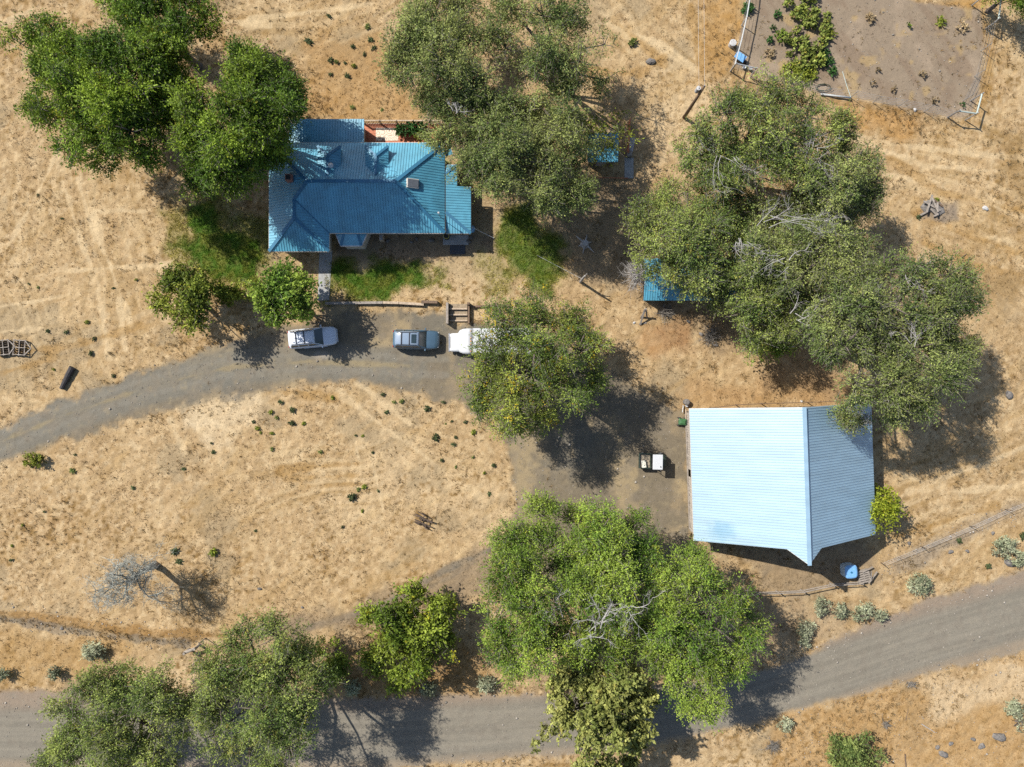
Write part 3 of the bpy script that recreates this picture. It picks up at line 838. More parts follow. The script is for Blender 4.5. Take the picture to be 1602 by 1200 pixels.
tree("young_tree", "low bright green tree under the grove edge beside the bare soil", "tree", [(1190, 540, 18), (1215, 545, 16), (1185, 555, 12)], 3.2, 'bright', 14, dens=80, leaf=(.24, .14), twig=0)
tree("autumn_tree", "green tree flecked with yellow leaves standing over the motorhome", "tree",
     [(790, 500, 38), (840, 480, 34), (890, 505, 38), (770, 555, 34), (835, 545, 46), (905, 550, 42), (930, 585, 26), (755, 600, 36), (815, 610, 46), (875, 605, 44), (800, 650, 32), (845, 655, 24), (760, 640, 24)],
     13.5, 'autumn', 15, gap=.41, twig=.6)
tree("lawn_tree", "small bright green round tree at the end of the concrete walk", "tree",
     [(450, 435, 26), (425, 455, 24), (475, 455, 26), (450, 470, 30), (435, 490, 20), (472, 488, 22), (415, 470, 14), (418, 462, 18, 5.8), (428, 482, 18, 5.4)], 7.4, 'bright', 16, dens=75, leaf=(.28, .16), low=.62, gap=.43)
tree("lawn_tree", "small olive green tree at the left corner of the lawn", "tree",
     [(270, 445, 22), (300, 440, 24), (262, 470, 20), (290, 472, 28), (318, 462, 18), (300, 498, 18), (278, 495, 16)], 7.0, 'olive', 17, dens=70, leaf=(.28, .15), low=.62, gap=.43)
tree("elm_tree", "bright green tree at the west side of the roadside grove below the driveway", "tree",
     [(842, 800, 28), (800, 835, 34), (800, 885, 40), (850, 860, 40), (790, 940, 40), (835, 935, 44), (790, 1000, 36), (835, 1010, 44), (800, 1045, 24), (865, 985, 34)],
     12.5, 'bright', 18, gap=.38, dead=[(856, 955, 19, 12.2)])
tree("elm_tree", "bright green tree in the middle of the roadside grove, pale dead branches in its top", "tree",
     [(900, 815, 26), (940, 825, 42), (985, 835, 40), (900, 870, 36), (950, 880, 46), (1005, 875, 38), (910, 930, 42), (965, 940, 44), (900, 1000, 38), (950, 1005, 40), (990, 985, 36)],
     13, 'bright', 19, gap=.39, dead=[(938, 948, 26, 13.4), (928, 982, 19, 13), (980, 980, 22, 13.2)])
tree("elm_tree", "bright green tree at the east side of the roadside grove, nearest the barn", "tree",
     [(1080, 880, 30), (1030, 925, 38), (1085, 920, 42), (1135, 930, 38), (1165, 965, 32), (1060, 970, 44), (1115, 980, 46), (1170, 1005, 24), (1040, 1020, 36), (1090, 1035, 42), (1140, 1035, 26), (1095, 1085, 36), (1065, 1070, 28), (1105, 1115, 18)],
     12.5, 'bright', 20, gap=.39)
tree("locust_tree", "pale yellowish tree with bunched foliage hanging over the road", "tree",
     [(880, 1065, 34), (930, 1055, 36), (975, 1065, 38), (900, 1110, 40), (955, 1110, 40), (1000, 1100, 26), (870, 1140, 20), (930, 1155, 40), (985, 1150, 34), (940, 1200, 40), (985, 1205, 28), (850, 1165, 12)],
     10.5, 'pale', 21, gap=.47, leaf=(.30, .22), spray=.7, dens=64)
tree("elm_tree", "grey green roadside tree nearest the bottom left corner", "tree",
     [(105, 1120, 34), (150, 1085, 38), (200, 1075, 38), (250, 1085, 38), (120, 1165, 38), (180, 1130, 48), (240, 1140, 48), (285, 1110, 28), (180, 1195, 46), (250, 1200, 46), (85, 1185, 26)],
     11.5, 'elm', 22, gap=.41, twig=.7)
tree("elm_tree", "grey green roadside tree beside the lower gravel road, east of the corner tree", "tree",
     [(390, 1000, 34), (435, 995, 36), (345, 1045, 36), (400, 1055, 46), (460, 1040, 42), (500, 1060, 26), (345, 1105, 40), (415, 1115, 48), (475, 1100, 38), (335, 1150, 28), (390, 1170, 40), (450, 1160, 36), (420, 1205, 26)],
     14, 'elm', 23, gap=.40, twig=.6)
tree("young_tree", "small yellow green tree standing alone above the lower road", "tree",
     [(645, 945, 30), (685, 960, 28), (620, 975, 30), (660, 990, 36), (690, 1005, 24), (610, 1015, 28), (645, 1035, 28), (625, 1058, 18), (590, 1030, 20), (578, 965, 14)],
     5.4, 'yellow', 24, dens=70, leaf=(.28, .16), gap=.40)
tree("bush", "yellow leaved bush on the east side of the roadside tree", "bush", [(510, 1012, 18), (528, 1030, 18), (520, 1050, 14)], 3.4, 'yellow', 25, dens=70, leaf=(.26, .15), gap=.42, twig=0)
tree("young_tree", "slender yellow green tree against the east wall of the barn", "tree", [(1380, 775, 12), (1384, 795, 16), (1378, 815, 12), (1395, 803, 9)], 4.6, 'lime', 26, dens=95, leaf=(.24, .14), gap=.35, low=.6, twig=0)
tree("dark_tree", "dark green tree cut off by the top right corner", "tree", [(1585, -14, 24), (1612, 2, 22), (1550, -22, 16)], 5, 'walnut', 27, gap=.38, twig=0)
tree("juniper_bush", "round green juniper bush at the bottom right edge", "bush", [(1312, 1172, 22), (1340, 1165, 24), (1362, 1185, 22), (1330, 1195, 26)], 2.6, 'juniper', 28, dens=120, per=8, leaf=(.22, .13), spray=.55, gap=.36, low=.5, twig=0)
tree("lawn_shrub", "low dark green shrub between the two lawn trees", "bush", [(345, 458, 14), (362, 462, 14), (385, 456, 12), (398, 450, 10)], 2.0, 'olive', 29, dens=90, leaf=(.22, .13), spray=.6, twig=0)

# --- dead tree in the field
def dead_tree():
    R = np.random.RandomState(77)
    bx, by, _ = P(243, 884)
    root = thing("dead_tree", "leafless grey dead tree standing alone in the lower field", "tree", (bx, by, 0))
    mb = MB()
    top = V(-.25, -.2, 4.5)
    mb.tube([(0, 0, -.1), (.05, .05, .8), (-.12, -.05, 2.6), top], [.42, .32, .26, .18], 10)
    mb.build("trunk", M['deadwood'], root, smooth=True)
    br = MB()
    def grow(p, d, L, r, lev):
        pts = [p]; q = p.copy(); dd = d.copy()
        for k in range(3):
            dd = (dd + V(*R.normal(size=3)) * .22 + V(0, 0, .05)).normalized()
            q = q + dd * (L / 3); pts.append(q)
        br.tube(pts, [r, r * .8, r * .6, r * .4], 5 if lev < 2 else 3)
        if lev < 4:
            for k in range(5 if lev < 3 else 3):
                t = pts[1 + int(R.randint(3))]
                nd = (dd * .5 + V(*R.normal(size=3)) * .75).normalized()
                grow(t, nd, L * R.uniform(.5, .75), max(.014, r * .55), lev + 1)
    for k in range(7):
        a = k * .9 + R.uniform(-.3, .3)
        grow(top if k % 2 else V(-.15, -.08, 3.3), V(math.cos(a) * .8, math.sin(a) * .8, .55).normalized(), R.uniform(1.7, 3.2), .10, 0)
    br.build("branches", mat("silver_dead_branches", (.32, .325, .28), .9, var=.25), root)
dead_tree()

# --- bare grey thicket hanging at the left edge of the long shed
def thicket(name, label, cx, cy, rpx, h, n, seed, mname='deadwood', rad=.022, base_h=None):
    R = np.random.RandomState(seed)
    x, y, z = P(cx, cy, h)
    r = rpx * (CAM_H - h) / F_PX
    root = thing(name, label, "dead bush", (x, y, 0))
    mb = MB()
    for k in range(n):
        a = R.uniform(0, 6.283); L = r * R.uniform(.5, 1.1); b = R.uniform(.2, 1.0)
        d = V(math.cos(a) * b, math.sin(a) * b, 1 - .75 * b)
        s = V(R.normal() * .12, R.normal() * .12, max(0, h - r * .9))
        p1 = s + V(d.x * L * .45, d.y * L * .45, d.z * L * .8); p2 = s + V(d.x * L, d.y * L, d.z * L * 1.1) + V(*R.normal(size=3)) * r * .1
        mb.tube([s, p1, p2], [rad * 1.3, rad, rad * .4], 4)
        for j in range(3):
            q = p1.lerp(p2, R.uniform(0, 1)); mb.tube([q, q + V(*R.normal(size=3)) * r * .22], [rad * .6, rad * .25], 3)
    if h - r * .9 > .3:
        mb.tube([(0, 0, -.1), (.1, .05, (h - r) * .5), (0, 0, max(.2, h - r * .85))], [.14, .11, .08], 7)
    mb.build("branches", M[mname], root)
    return root
thicket("dead_shrub", "tangled bare pinkish grey shrub at the left end of the long blue shed", 1002, 425, 36, 3.6, 150, 41, rad=.026)
thicket("dead_brush", "dry grey brush below the front edge of the long blue shed", 1042, 487, 20, 1.0, 60, 42, 'twig')
thicket("dead_brush", "small grey dead bush at the bottom edge west of the juniper", 1212, 1172, 15, .7, 60, 43, 'twig')
thicket("dead_brush", "grey dry brush beside the long blue shed shadow, over the rocks", 1112, 525, 24, .9, 70, 44, 'twig')
thicket("dead_brush", "sparse dead twigs on the slope below the road, left of a fallen pole", 1388, 1135, 10, .5, 34, 45, 'twig')
thicket("dead_brush", "bare dry twigs at the road edge above the juniper", 1428, 1072, 11, .5, 34, 46, 'twig')

# --- sagebrush
SAGE = [(143, 1018, 17, "pale sagebrush with a dark shadow on the bank left of the roadside trees"), (86, 1053, 11, "small grey sagebrush at the edge of the lower road, left"),
        (4, 1054, 10, "sagebrush cut by the left edge of the photo"), (1438, 914, 18, "round pale sagebrush alone above the road, right of the barn"),
        (1288, 950, 16, "pale sagebrush below the rail fence, upper of a loose row"), (1318, 957, 14, "sagebrush at the west end of the long pale clump above the road"),
        (1352, 957, 17, "sagebrush in the middle of the long pale clump above the road"), (1378, 964, 9, "sagebrush at the east tip of the long pale clump above the road"),
        (1262, 982, 14, "sagebrush at the edge of the big tree shadow, above the road"), (1262, 1004, 11, "lower sagebrush half in the big tree shadow"),
        (1572, 855, 18, "large pale sagebrush beside the boulder near the right edge"), (1595, 872, 14, "pale sagebrush cut by the right edge above the road"),
        (1590, 1108, 16, "grey sagebrush at the right edge below the road"), (1596, 1130, 12, "lower grey sagebrush at the right edge below the road"), (1228, 1134, 11, "small sagebrush on the south edge of the road under the tree shadow"),
        (548, 1075, 14, "dark sagebrush in shade between the two roadside trees"), (670, 1078, 13, "sagebrush on the road edge below the yellow green tree"), (760, 1070, 14, "pale sagebrush at the road edge by the big grove")]
for i, (px, py, r, lab) in enumerate(SAGE):
    jx = lambda k: rnd.uniform(-.3, .3) * r
    lob = [(px + jx(0), py + jx(0), r * rnd.uniform(.4, .65)), (px + jx(0) * 3, py + jx(0) * 2, r * rnd.uniform(.22, .4)), (px + jx(0) * 2, py + jx(0) * 3, r * rnd.uniform(.22, .4)), (px + r * .45, py - r * .2, r * .5), (px - r * .4, py + r * .3, r * .5), (px - r * .2, py - r * .4, r * .45), (px + r * .2, py + r * .42, r * .45)]
    tree("sagebrush", lab, "sagebrush", lob, 1.0, 'sage', 100 + i, dens=230, per=7, leaf=(.17, .09), spray=.36, gap=.40, low=.5, twig=0, group="sagebrush along the road")

# --- small weeds: one of each of five kinds, then copies
def small_plant(name, label, cat, px, py, r, h, pal, seed, group, dens=300, leaf=(.19, .11)):
    R = np.random.RandomState(seed)
    x, y, _ = P(px, py)
    v, c, tw = leaves([(0, 0, h * .5, r, h * .55 / r)], R, dens, 7, leaf, PAL[pal], .02, r * .38, -1, .5, .2, .7, -9)
    v[:, 2] = np.maximum(v[:, 2], .02)
    o = np_mesh(name, v, np.arange(len(v)).reshape(-1, 4), M['leaf'], None, c)
    o.location = (x, y, .02)
    return tag(o, label, cat, group)

def copies(src, items, lab, group):
    for (px, py, r) in items:
        o = src[rnd.randrange(len(src))].copy()
        COL.objects.link(o)
        x, y, _ = P(px, py)
        k = r * .76 * CAM_H / F_PX / .36
        o.location = (x, y, .02); o.scale = (k * rnd.uniform(.75, 1.2), k * rnd.uniform(.75, 1.2), k * rnd.uniform(.6, 1.0)); o.rotation_euler = (0, 0, rnd.uniform(0, 6.28))
        o["label"] = lab; o["group"] = group

OVAL = [(439, 629, 5), (458, 641, 6), (425, 644, 5), (433, 653, 4), (457, 662, 6), (475, 663, 5), (404, 670, 5), (425, 678, 4), (408, 676, 3), (521, 623, 4), (617, 629, 4), (628, 628, 5), (605, 645, 5), (668, 639, 7),
        (694, 629, 4), (599, 617, 5), (682, 684, 8), (740, 677, 5), (710, 695, 5), (713, 684, 4), (728, 660, 4), (707, 659, 3), (557, 681, 3), (567, 682, 3), (583, 708, 3), (691, 720, 4), (713, 730, 3), (772, 728, 5), (757, 740, 4),
        (551, 777, 8), (569, 762, 5), (561, 765, 4), (592, 768, 3), (567, 800, 4), (536, 824, 4), (765, 772, 4), (502, 707, 4), (426, 702, 4), (740, 715, 3), (697, 663, 2)]
LOWER = [(274, 862, 8), (281, 878, 7), (336, 862, 8), (114, 736, 5), (118, 711, 3), (334, 707, 4), (331, 693, 3), (288, 733, 4), (209, 763, 4), (36, 822, 3), (70, 800, 3), (19, 853, 3), (397, 660, 4), (400, 830, 3), (18, 876, 4), (50, 730, 3)]
WEST = [(136, 504, 5), (76, 518, 4), (104, 520, 4), (178, 588, 4), (84, 578, 3), (213, 438, 3), (178, 451, 3), (45, 444, 3), (60, 450, 3), (148, 530, 4), (143, 553, 5), (60, 305, 3), (98, 342, 3), (120, 232, 3)]
NORTH = [(484, 66, 8), (515, 26, 5), (518, 95, 6), (527, 98, 5), (540, 99, 4), (553, 104, 6), (544, 119, 6), (517, 117, 4), (575, 43, 7), (580, 62, 6), (585, 75, 5), (552, 73, 5), (570, 85, 4), (421, 86, 5), (598, 172, 4), (551, 168, 4)]
weeds = [small_plant("weed", "small dark green weed tuft growing in the dry oval field", "weed", 0, 0, .36, .34, ['weed', 'weed', 'olive', 'juniper', 'weed'][k], 200 + k, "weeds in the oval field") for k in range(5)]
def place_weeds(items, lab, group, first):
    if first:
        for s, (px, py, r) in zip(weeds, items[:5]):
            x, y, _ = P(px, py); k = r * .76 * CAM_H / F_PX / .36
            s.location = (x, y, .02); s.scale = (k, k, k * .9)
        items = items[5:]
    copies(weeds, items, lab, group)
place_weeds(OVAL, "small dark green weed tuft growing in the dry oval field", "weeds in the oval field", True)
place_weeds(LOWER, "small green weed tuft near the dead tree and lower left field", "weeds in the lower field", False)
place_weeds(WEST, "tiny green weed in the field left of the house", "weeds in the west field", False)
place_weeds(NORTH, "dark weed tuft on the dry slope behind the house", "weeds behind the house", False)
for (px, py, r, lab) in [(988, 68, 9, "round green bush alone on the dry slope, left of the grey boulder"), (1545, 885, 6, "bright green tuft at the road edge by the boulder"), (1598, 838, 7, "green tuft cut by the right edge above the pale sagebrush"),
                         (1499, 845, 5, "olive tuft on the stony line above the road"), (1464, 312, 5, "green tuft behind the junk pile"), (1436, 340, 5, "green tuft at the left of the junk pile")]:
    copies(weeds, [(px, py, r)], lab, "single tufts")
tree("weed_bush", "low olive bush with a dark shadow beside the driveway at the left", "bush", [(50, 720, 9), (60, 722, 9)], 1.1, 'olive', 31, dens=200, leaf=(.2, .1), spray=.4, twig=0)

# --- garden plants
VEG = []
for j in range(11):
    for i in range(5):
        y = 3 + j * 10.5 + rnd.uniform(-5, 5)
        x = 1226 + i * 15 + rnd.uniform(-5, 5) - (y - 60) * .06
        lo, hi = (1228, 1276) if y < 22 else ((1238, 1296) if y < 60 else (1230, 1288))
        if lo < x < hi and rnd.random() > .2: VEG.append((x, y, rnd.uniform(5, 9.5)))
vine = [small_plant("vine_plant", "yellow green leafy plant in the dense garden rows", "garden plant", 1250, 20, .5, .75, 'vine', 230 + k, "yellow green plants in the garden rows", 120, (.26, .18)) for k in range(4)]
for k, s in enumerate(vine):
    px, py, r = VEG[k]; x, y, _ = P(px, py); s.location = (x, y, .02)
for (px, py, r) in VEG[4:]:
    o = vine[rnd.randrange(4)].copy(); COL.objects.link(o); x, y, _ = P(px, py); k = r * CAM_H / F_PX / .5
    o.location = (x, y, .02); o.scale = (k, k, k); o.rotation_euler = (0, 0, rnd.uniform(0, 6.28))
for i, (px, py, r, lab) in enumerate([(1289, 84, 7, "dark green vegetable right of the garden rows, upper of a pair"), (1295, 97, 7, "dark green vegetable right of the garden rows, lower of a pair"), (1301, 114, 7, "dark green vegetable alone near the bottom garden fence"),
        (1214, 24, 6, "dark green plant left of the garden rows, near the top edge"), (1208, 45, 4, "small dark plant left of the garden rows"), (1204, 64, 5, "round dark plant in the left garden soil"), (1168, 15, 9, "dark bush against the left garden fence")]):
    small_plant("vegetable_plant", lab, "garden plant", px, py, r * CAM_H / F_PX, .45, 'veg', 250 + i, "dark green garden plants")
for i, (px, py, r, pal, lab) in enumerate([(1222, 58, 10, 'bright', "bright green leggy plant between the left soil and the garden rows"), (1204, 84, 8, 'dry', "dry brown plant in the left garden soil"), (1238, 112, 16, 'olive', "sprawling pale plant at the lower end of the garden rows"),
        (1262, 116, 14, 'olive', "sprawling grey green plant beside the lower garden rows"), (1297, 55, 9, 'olive', "thin dull green plant on the right of the garden rows"), (1420, 42, 5, 'bright', "small green weed in the upper garden soil"), (1470, 36, 8, 'olive', "pale weed clump in the upper right garden soil"),
        (1360, 30, 8, 'dry', "dry straw clump in the upper garden soil"), (1371, 110, 5, 'dry', "dry straw clump near the middle of the garden"), (1441, 117, 6, 'dry', "dry straw clump right of the garden middle"), (1396, 141, 5, 'dry', "dry straw clump by the bottom garden fence"), (1461, 157, 6, 'dry', "dry straw clump near the corner fence"),
        (1364, 130, 5, 'dry', "dry straw clump low in the garden"), (1505, 165, 4, 'veg', "small dark plant inside the garden corner brace"), (1505, 45, 8, 'dry', "rusty dry clump in the upper right garden")]):
    small_plant("garden_weed", lab, "garden plant", px, py, r * CAM_H / F_PX, .4, pal, 270 + i, "loose plants in the garden", 150)

# ------------------------------------------------------------------ roofs
def clip_ribs(poly, direction, spacing, phase=0.0):
    d = V(direction[0], direction[1]).normalized() if False else Vector((direction[0], direction[1])).normalized()
    s = Vector((-d.y, d.x))
    pp = [Vector(p) for p in poly]
    vals = [p.dot(s) for p in pp]
    out = []
    t = math.floor(min(vals) / spacing) * spacing + phase
    while t < max(vals):
        hits = []
        for i in range(len(pp)):
            a, b = pp[i], pp[(i + 1) % len(pp)]
            va, vb = a.dot(s) - t, b.dot(s) - t
            if (va > 0) != (vb > 0):
                hits.append(a.lerp(b, va / (va - vb)).dot(d))
        hits.sort()
        for k in range(0, len(hits) - 1, 2):
            if hits[k + 1] - hits[k] > .08:
                out.append((s * t + d * hits[k], s * t + d * hits[k + 1]))
        t += spacing
    return out

def roof_mesh(planes, spacing=.25, rh=.045, rw=.055, thick=.05):
    """planes: (plan polygon, z function, down direction)"""
    mb = MB()
    for poly, zf, dd in planes:
        n = len(poly)
        top = [(x, y, zf(x, y)) for x, y in poly]
        bot = [(x, y, zf(x, y) - thick) for x, y in poly]
        mb.add(top + bot, [tuple(range(n)), tuple(range(n, 2 * n))[::-1]] + [(k, k + n, (k + 1) % n + n, (k + 1) % n) for k in range(n)])
        for a, b in clip_ribs(poly, dd, spacing, .07):
            s = Vector((-dd[1], dd[0])).normalized() * rw / 2
            vs = []
            for p in (a, b):
                z = zf(p.x, p.y)
                vs += [(p.x - s.x, p.y - s.y, z + .003), (p.x - s.x * .35, p.y - s.y * .35, z + rh), (p.x + s.x * .35, p.y + s.y * .35, z + rh), (p.x + s.x, p.y + s.y, z + .003)]
            mb.add(vs, [(0, 1, 5, 4), (1, 2, 6, 5), (2, 3, 7, 6), (0, 3, 2, 1), (4, 5, 6, 7)])
    return mb

def ccw(p):
    a = sum(p[i][0] * p[(i + 1) % len(p)][1] - p[(i + 1) % len(p)][0] * p[i][1] for i in range(len(p)))
    return p if a > 0 else p[::-1]

def wall_windows(root, items):
    """items: (x0,y0,x1,y1,z0,z1) window lying along a wall, thin frame proud of the wall with a pane"""
    for (cx, cy, w, axis, z0, z1, sgn) in items:
        f = MB(); g_ = MB()
        t = .05
        def bx(m, a0, a1, zz0, zz1, d0, d1):
            if axis == 'x': m.box(cx + a0, cy + min(sgn * d0, sgn * d1), zz0, cx + a1, cy + max(sgn * d0, sgn * d1), zz1)
            else: m.box(cx + min(sgn * d0, sgn * d1), cy + a0, zz0, cx + max(sgn * d0, sgn * d1), cy + a1, zz1)
        bx(f, -w / 2 - .08, w / 2 + .08, z0 - .08, z0, .003, t); bx(f, -w / 2 - .08, w / 2 + .08, z1, z1 + .08, .003, t)
        bx(f, -w / 2 - .08, -w / 2, z0, z1, .003, t); bx(f, w / 2, w / 2 + .08, z0, z1, .003, t)
        fo = f.build("window", M['white'], root)
        bx(g_, -w / 2, w / 2, z0, z1, .003, .02)
        g_.build("pane", M['glass'], fo)

def house():
    S, E = .52, 3.0
    X0, X1, Y0, Y1 = -22.9, -6.35, 14.2, 22.7
    WX, WY = -17.25, 12.47
    hd = (Y1 - Y0) / 2; ym = (Y0 + Y1) / 2
    A, B = (X0 + hd, ym), (X1 - hd, ym)
    hw = (WX - X0) / 2; xr = X0 + hw
    Cc, D = (xr, WY + hw), (xr, Y0 + hw)
    cx, cy = -15.0, 17.5
    root = thing("farmhouse", "single storey farmhouse under a large blue metal hip roof with two dormers", "house", (cx, cy, 0))
    def sh(p): return [(x - cx, y - cy) for x, y in p]
    zN = lambda x, y: E + S * (Y1 - (y + cy)); zS = lambda x, y: E + S * ((y + cy) - Y0)
    zE = lambda x, y: E + S * (X1 - (x + cx)); zW = lambda x, y: E + S * ((x + cx) - X0)
    zWE = lambda x, y: E + S * (WX - (x + cx)); zWS = lambda x, y: E + S * ((y + cy) - WY)
    planes = [(ccw(sh([(X0, Y1), A, B, (X1, Y1)])), zN, (0, 1)), (ccw(sh([(X1, Y1), B, (X1, Y0)])), zE, (1, 0)),
              (ccw(sh([(X1, Y0), B, A, D, (WX, Y0)])), zS, (0, -1)), (ccw(sh([(X0, Y1), A, D, Cc, (X0, WY)])), zW, (-1, 0)),
              (ccw(sh([D, (WX, Y0), (WX, WY), Cc])), zWE, (1, 0)), (ccw(sh([Cc, (WX, WY), (X0, WY)])), zWS, (0, -1))]
    roof = roof_mesh(planes).build("roof", M['roof'], root)
    cap = MB()
    def cz(p, e=.05): 
        x, y = p[0], p[1]
        return (x - cx, y - cy, p[2] + e)
    zr = E + S * hd; zw = E + S * hw
    for a, b in [((*A, zr), (*B, zr)), ((*B, zr), (X1, Y1, E)), ((*B, zr), (X1, Y0, E)), ((*A, zr), (X0, Y1, E)), ((*A, zr), (*D, zw)), ((*D, zw), (*Cc, zw)), ((*Cc, zw), (X0, WY, E)), ((*Cc, zw), (WX, WY, E))]:
        cap.beam(cz(a), cz(b), .30, .05)
    cap.build("ridge_cap", M['cap'], roof)
    val = MB(); val.beam((D[0] - cx, D[1] - cy, zw + .012), (WX - cx, Y0 - cy, E + .012), .22, .02)
    val.build("valley", M['cap'], roof)
    # fascia and gutter
    fa = MB()
    per = [(X0, Y1), (X1, Y1), (X1, Y0), (WX, Y0), (WX, WY), (X0, WY)]
    for (a, b) in zip(per, per[1:] + per[:1]):
        fa.beam((a[0] - cx, a[1] - cy, E - .14), (b[0] - cx, b[1] - cy, E - .14), .10, .17)
    fa.build("fascia", M['fascia'], root)
    w = MB()
    i = .5
    w.prism(ccw(sh([(X0 + i, Y1 - i), (X1 - i, Y1 - i), (X1 - i, Y0 + i), (WX - i, Y0 + i), (WX - i, WY + i), (X0 + i, WY + i)])), -.1, E + .02)
    w.build("wall", M['wall'], root)
    so = MB(); so.prism(ccw(sh([(X0 + .06, Y1 - .06), (X1 - .06, Y1 - .06), (X1 - .06, Y0 + .06), (WX - .06, Y0 + .06), (WX - .06, WY + .06), (X0 + .06, WY + .06)])), E - .09, E - .07)
    so.build("soffit", M['fascia'], root)
    wall_windows(root, [(-15 - cx + 5.5, Y0 + i - cy, 1.4, 'x', 1.0, 2.2, -1), (-8.6 - cx, Y0 + i - cy, 1.2, 'x', 1.0, 2.2, -1), (xr - cx, WY + i - cy, 1.6, 'x', .9, 2.2, -1), (X0 + i - cx, 18 - cy, 1.3, 'y', 1, 2.2, -1), (X0 + i - cx, 15 - cy, 1.3, 'y', 1, 2.2, -1), (-9 - cx, Y1 - i - cy, 1.4, 'x', 1, 2.2, 1)])
    # dormers
    for dx in (-16.9, -12.5):
        yf, dw, ez = 21.95, 1.08, 4.3
        dz = ez + S * dw
        yb = Y1 - (dz - E) / S
        ye = Y1 - (ez - E) / S
        dm = MB()
        dm.prism(ccw(sh([(dx - dw + .12, yf - .12), (dx + dw - .12, yf - .12), (dx + dw - .12, ye), (dx - dw + .12, ye)])), 3.2, ez + .02)
        dob = dm.build("dormer", M['roof'], root)
        pl = [(ccw(sh([(dx - dw, yf), (dx, yf - dw), (dx, yb), (dx - dw, ye)])), lambda x, y, q=dx - dw: ez + S * ((x + cx) - q), (-1, 0)),
              (ccw(sh([(dx + dw, yf), (dx, yf - dw), (dx, yb), (dx + dw, ye)])), lambda x, y, q=dx + dw: ez + S * (q - (x + cx)), (1, 0)),
              (ccw(sh([(dx - dw, yf), (dx, yf - dw), (dx + dw, yf)])), lambda x, y: ez + S * (yf - (y + cy)), (0, 1))]
        roof_mesh(pl).build("dormer_roof", M['roof'], dob)
        c_ = MB()
        for a, b in [((dx, yf - dw, dz), (dx, yb, dz)), ((dx, yf - dw, dz), (dx - dw, yf, ez)), ((dx, yf - dw, dz), (dx + dw, yf, ez))]:
            c_.beam(cz(a), cz(b), .22, .05)
        c_.build("dormer_cap", M['cap'], dob)
    # chimney, roof vents, skylight, mast
    ch = MB(); x, y = P2(453, 279, 4.6); x -= cx; y -= cy
    ch.box(x - .3, y - .3, 3.4, x + .3, y + .3, 5.0)
    co = ch.build("chimney", M['brick'], root)
    fl = MB(); fl.box(x - .2, y - .2, 5.003, x + .2, y + .2, 5.03); fl.build("flue", M['black'], co)
    vp = MB(); x, y = P2(517, 258, 5.2); x -= cx; y -= cy
    vp.cyl((x, y, 4.2), .11, .9, 12); vp.cyl((x, y, 5.1), .24, .14, 16, .1)
    vp.build("vent_pipe", M['white'], root, smooth=False)
    sk = MB(); x, y = P2(645, 286, 4.8); x -= cx; y -= cy
    z0 = zE(x, y)
    fr = MB(); fr.rbox((x, y, z0 + .12), (1.12, .84, .26), 0, 0, math.atan(S)); fo = fr.build("skylight", M['fascia'], root, bevel=.02)
    sk.rbox((x + .012 * 5, y, z0 + .263), (.98, .70, .03), 0, 0, math.atan(S)); sk.build("skylight_pane", mat("grey_skylight", (.12, .13, .15), .15, var=.15), fo)
    ms = MB(); x, y = P2(686, 333, 4.8); x -= cx; y -= cy
    ms.cyl((x, y, 3.2), .03, 1.6, 8); ms.cyl((x, y, 4.8), .09, .12, 10); ms.build("roof_mast", M['steel'], root)
    # north lean-to
    zl = lambda X, Y: 2.55 + .06 * ((Y + cy) - 22.9) * -1 + .0
    lx0, ly0 = P2(452, 222, 2.6); lx1, ly1 = P2(569, 185, 2.6)
    ly0 = 22.85
    pl = [(ccw(sh([(lx0, ly0), (lx1, ly0), (lx1, ly1), (lx0, ly1)])), zl, (0, 1))]
    lr = roof_mesh(pl, .25).build("lean_to_roof", M['roof'], root); 
    lw = MB(); lw.prism(ccw(sh([(lx0 + .3, ly0), (lx1 - .3, ly0), (lx1 - .3, ly1 - .3), (lx0 + .3, ly1 - .3)])), -.05, 2.38); lw.build("lean_to_wall", M['wall'], root)
    # east porch roof
    px0 = -6.25
    ax1, ay1 = P2(715, 258, 2.7); bx1, by1 = P2(736.5, 292, 2.6); _, by0 = P2(736, 365, 2.5)
    zp = lambda X, Y: 2.95 - .20 * ((X + cx) - px0)
    hipw = 2.2
    zq = lambda X, Y: 2.45 + .24 * ((Y + cy) - by0)
    pa = [(px0, by0 + 1.9), (bx1, by0), (bx1, by1), (ax1, by1), (ax1, ay1 - .0), (px0, ay1 - .9)]
    pb = [(px0, by0), (bx1, by0), (px0, by0 + 1.9)]
    ppc = [(px0, ay1 - .9), (ax1, ay1), (px0, ay1)]
    zc = lambda X, Y: 2.95 - .14 - .1 * ((Y + cy) - (ay1 - .9))
    def ztri(p0, z0, p1, z1, p2, z2):
        m = Matrix(((p1[0] - p0[0], p1[1] - p0[1]), (p2[0] - p0[0], p2[1] - p0[1])))
        s_ = m.inverted() @ Vector((z1 - z0, z2 - z0))
        return lambda X, Y: z0 + s_.x * (X + cx - p0[0]) + s_.y * (Y + cy - p0[1])
    zb1 = 2.95 - .2 * (bx1 - px0)
    zq = ztri((px0, by0 + 1.9), 2.95, (bx1, by0), zb1, (px0, by0), zb1)
    za1 = 2.95 - .2 * (ax1 - px0)
    zc = ztri((px0, ay1 - .9), 2.95, (ax1, ay1), za1, (px0, ay1), za1)
    po = roof_mesh([(ccw(sh(pa)), zp, (1, 0)), (ccw(sh(pb)), zq, (0, -1)), (ccw(sh(ppc)), zc, (0, 1))], .25).build("porch_roof", M['roof'], root)
    pc = MB(); pc.beam((px0 - cx, by0 + 1.9 - cy, 2.99), (bx1 - cx, by0 - cy, zb1 + .04), .28, .04); pc.beam((px0 - cx, ay1 - .9 - cy, 2.99), (ax1 - cx, ay1 - cy, za1 + .04), .2, .04)
    pc.build("porch_ridge_cap", M['cap'], po)
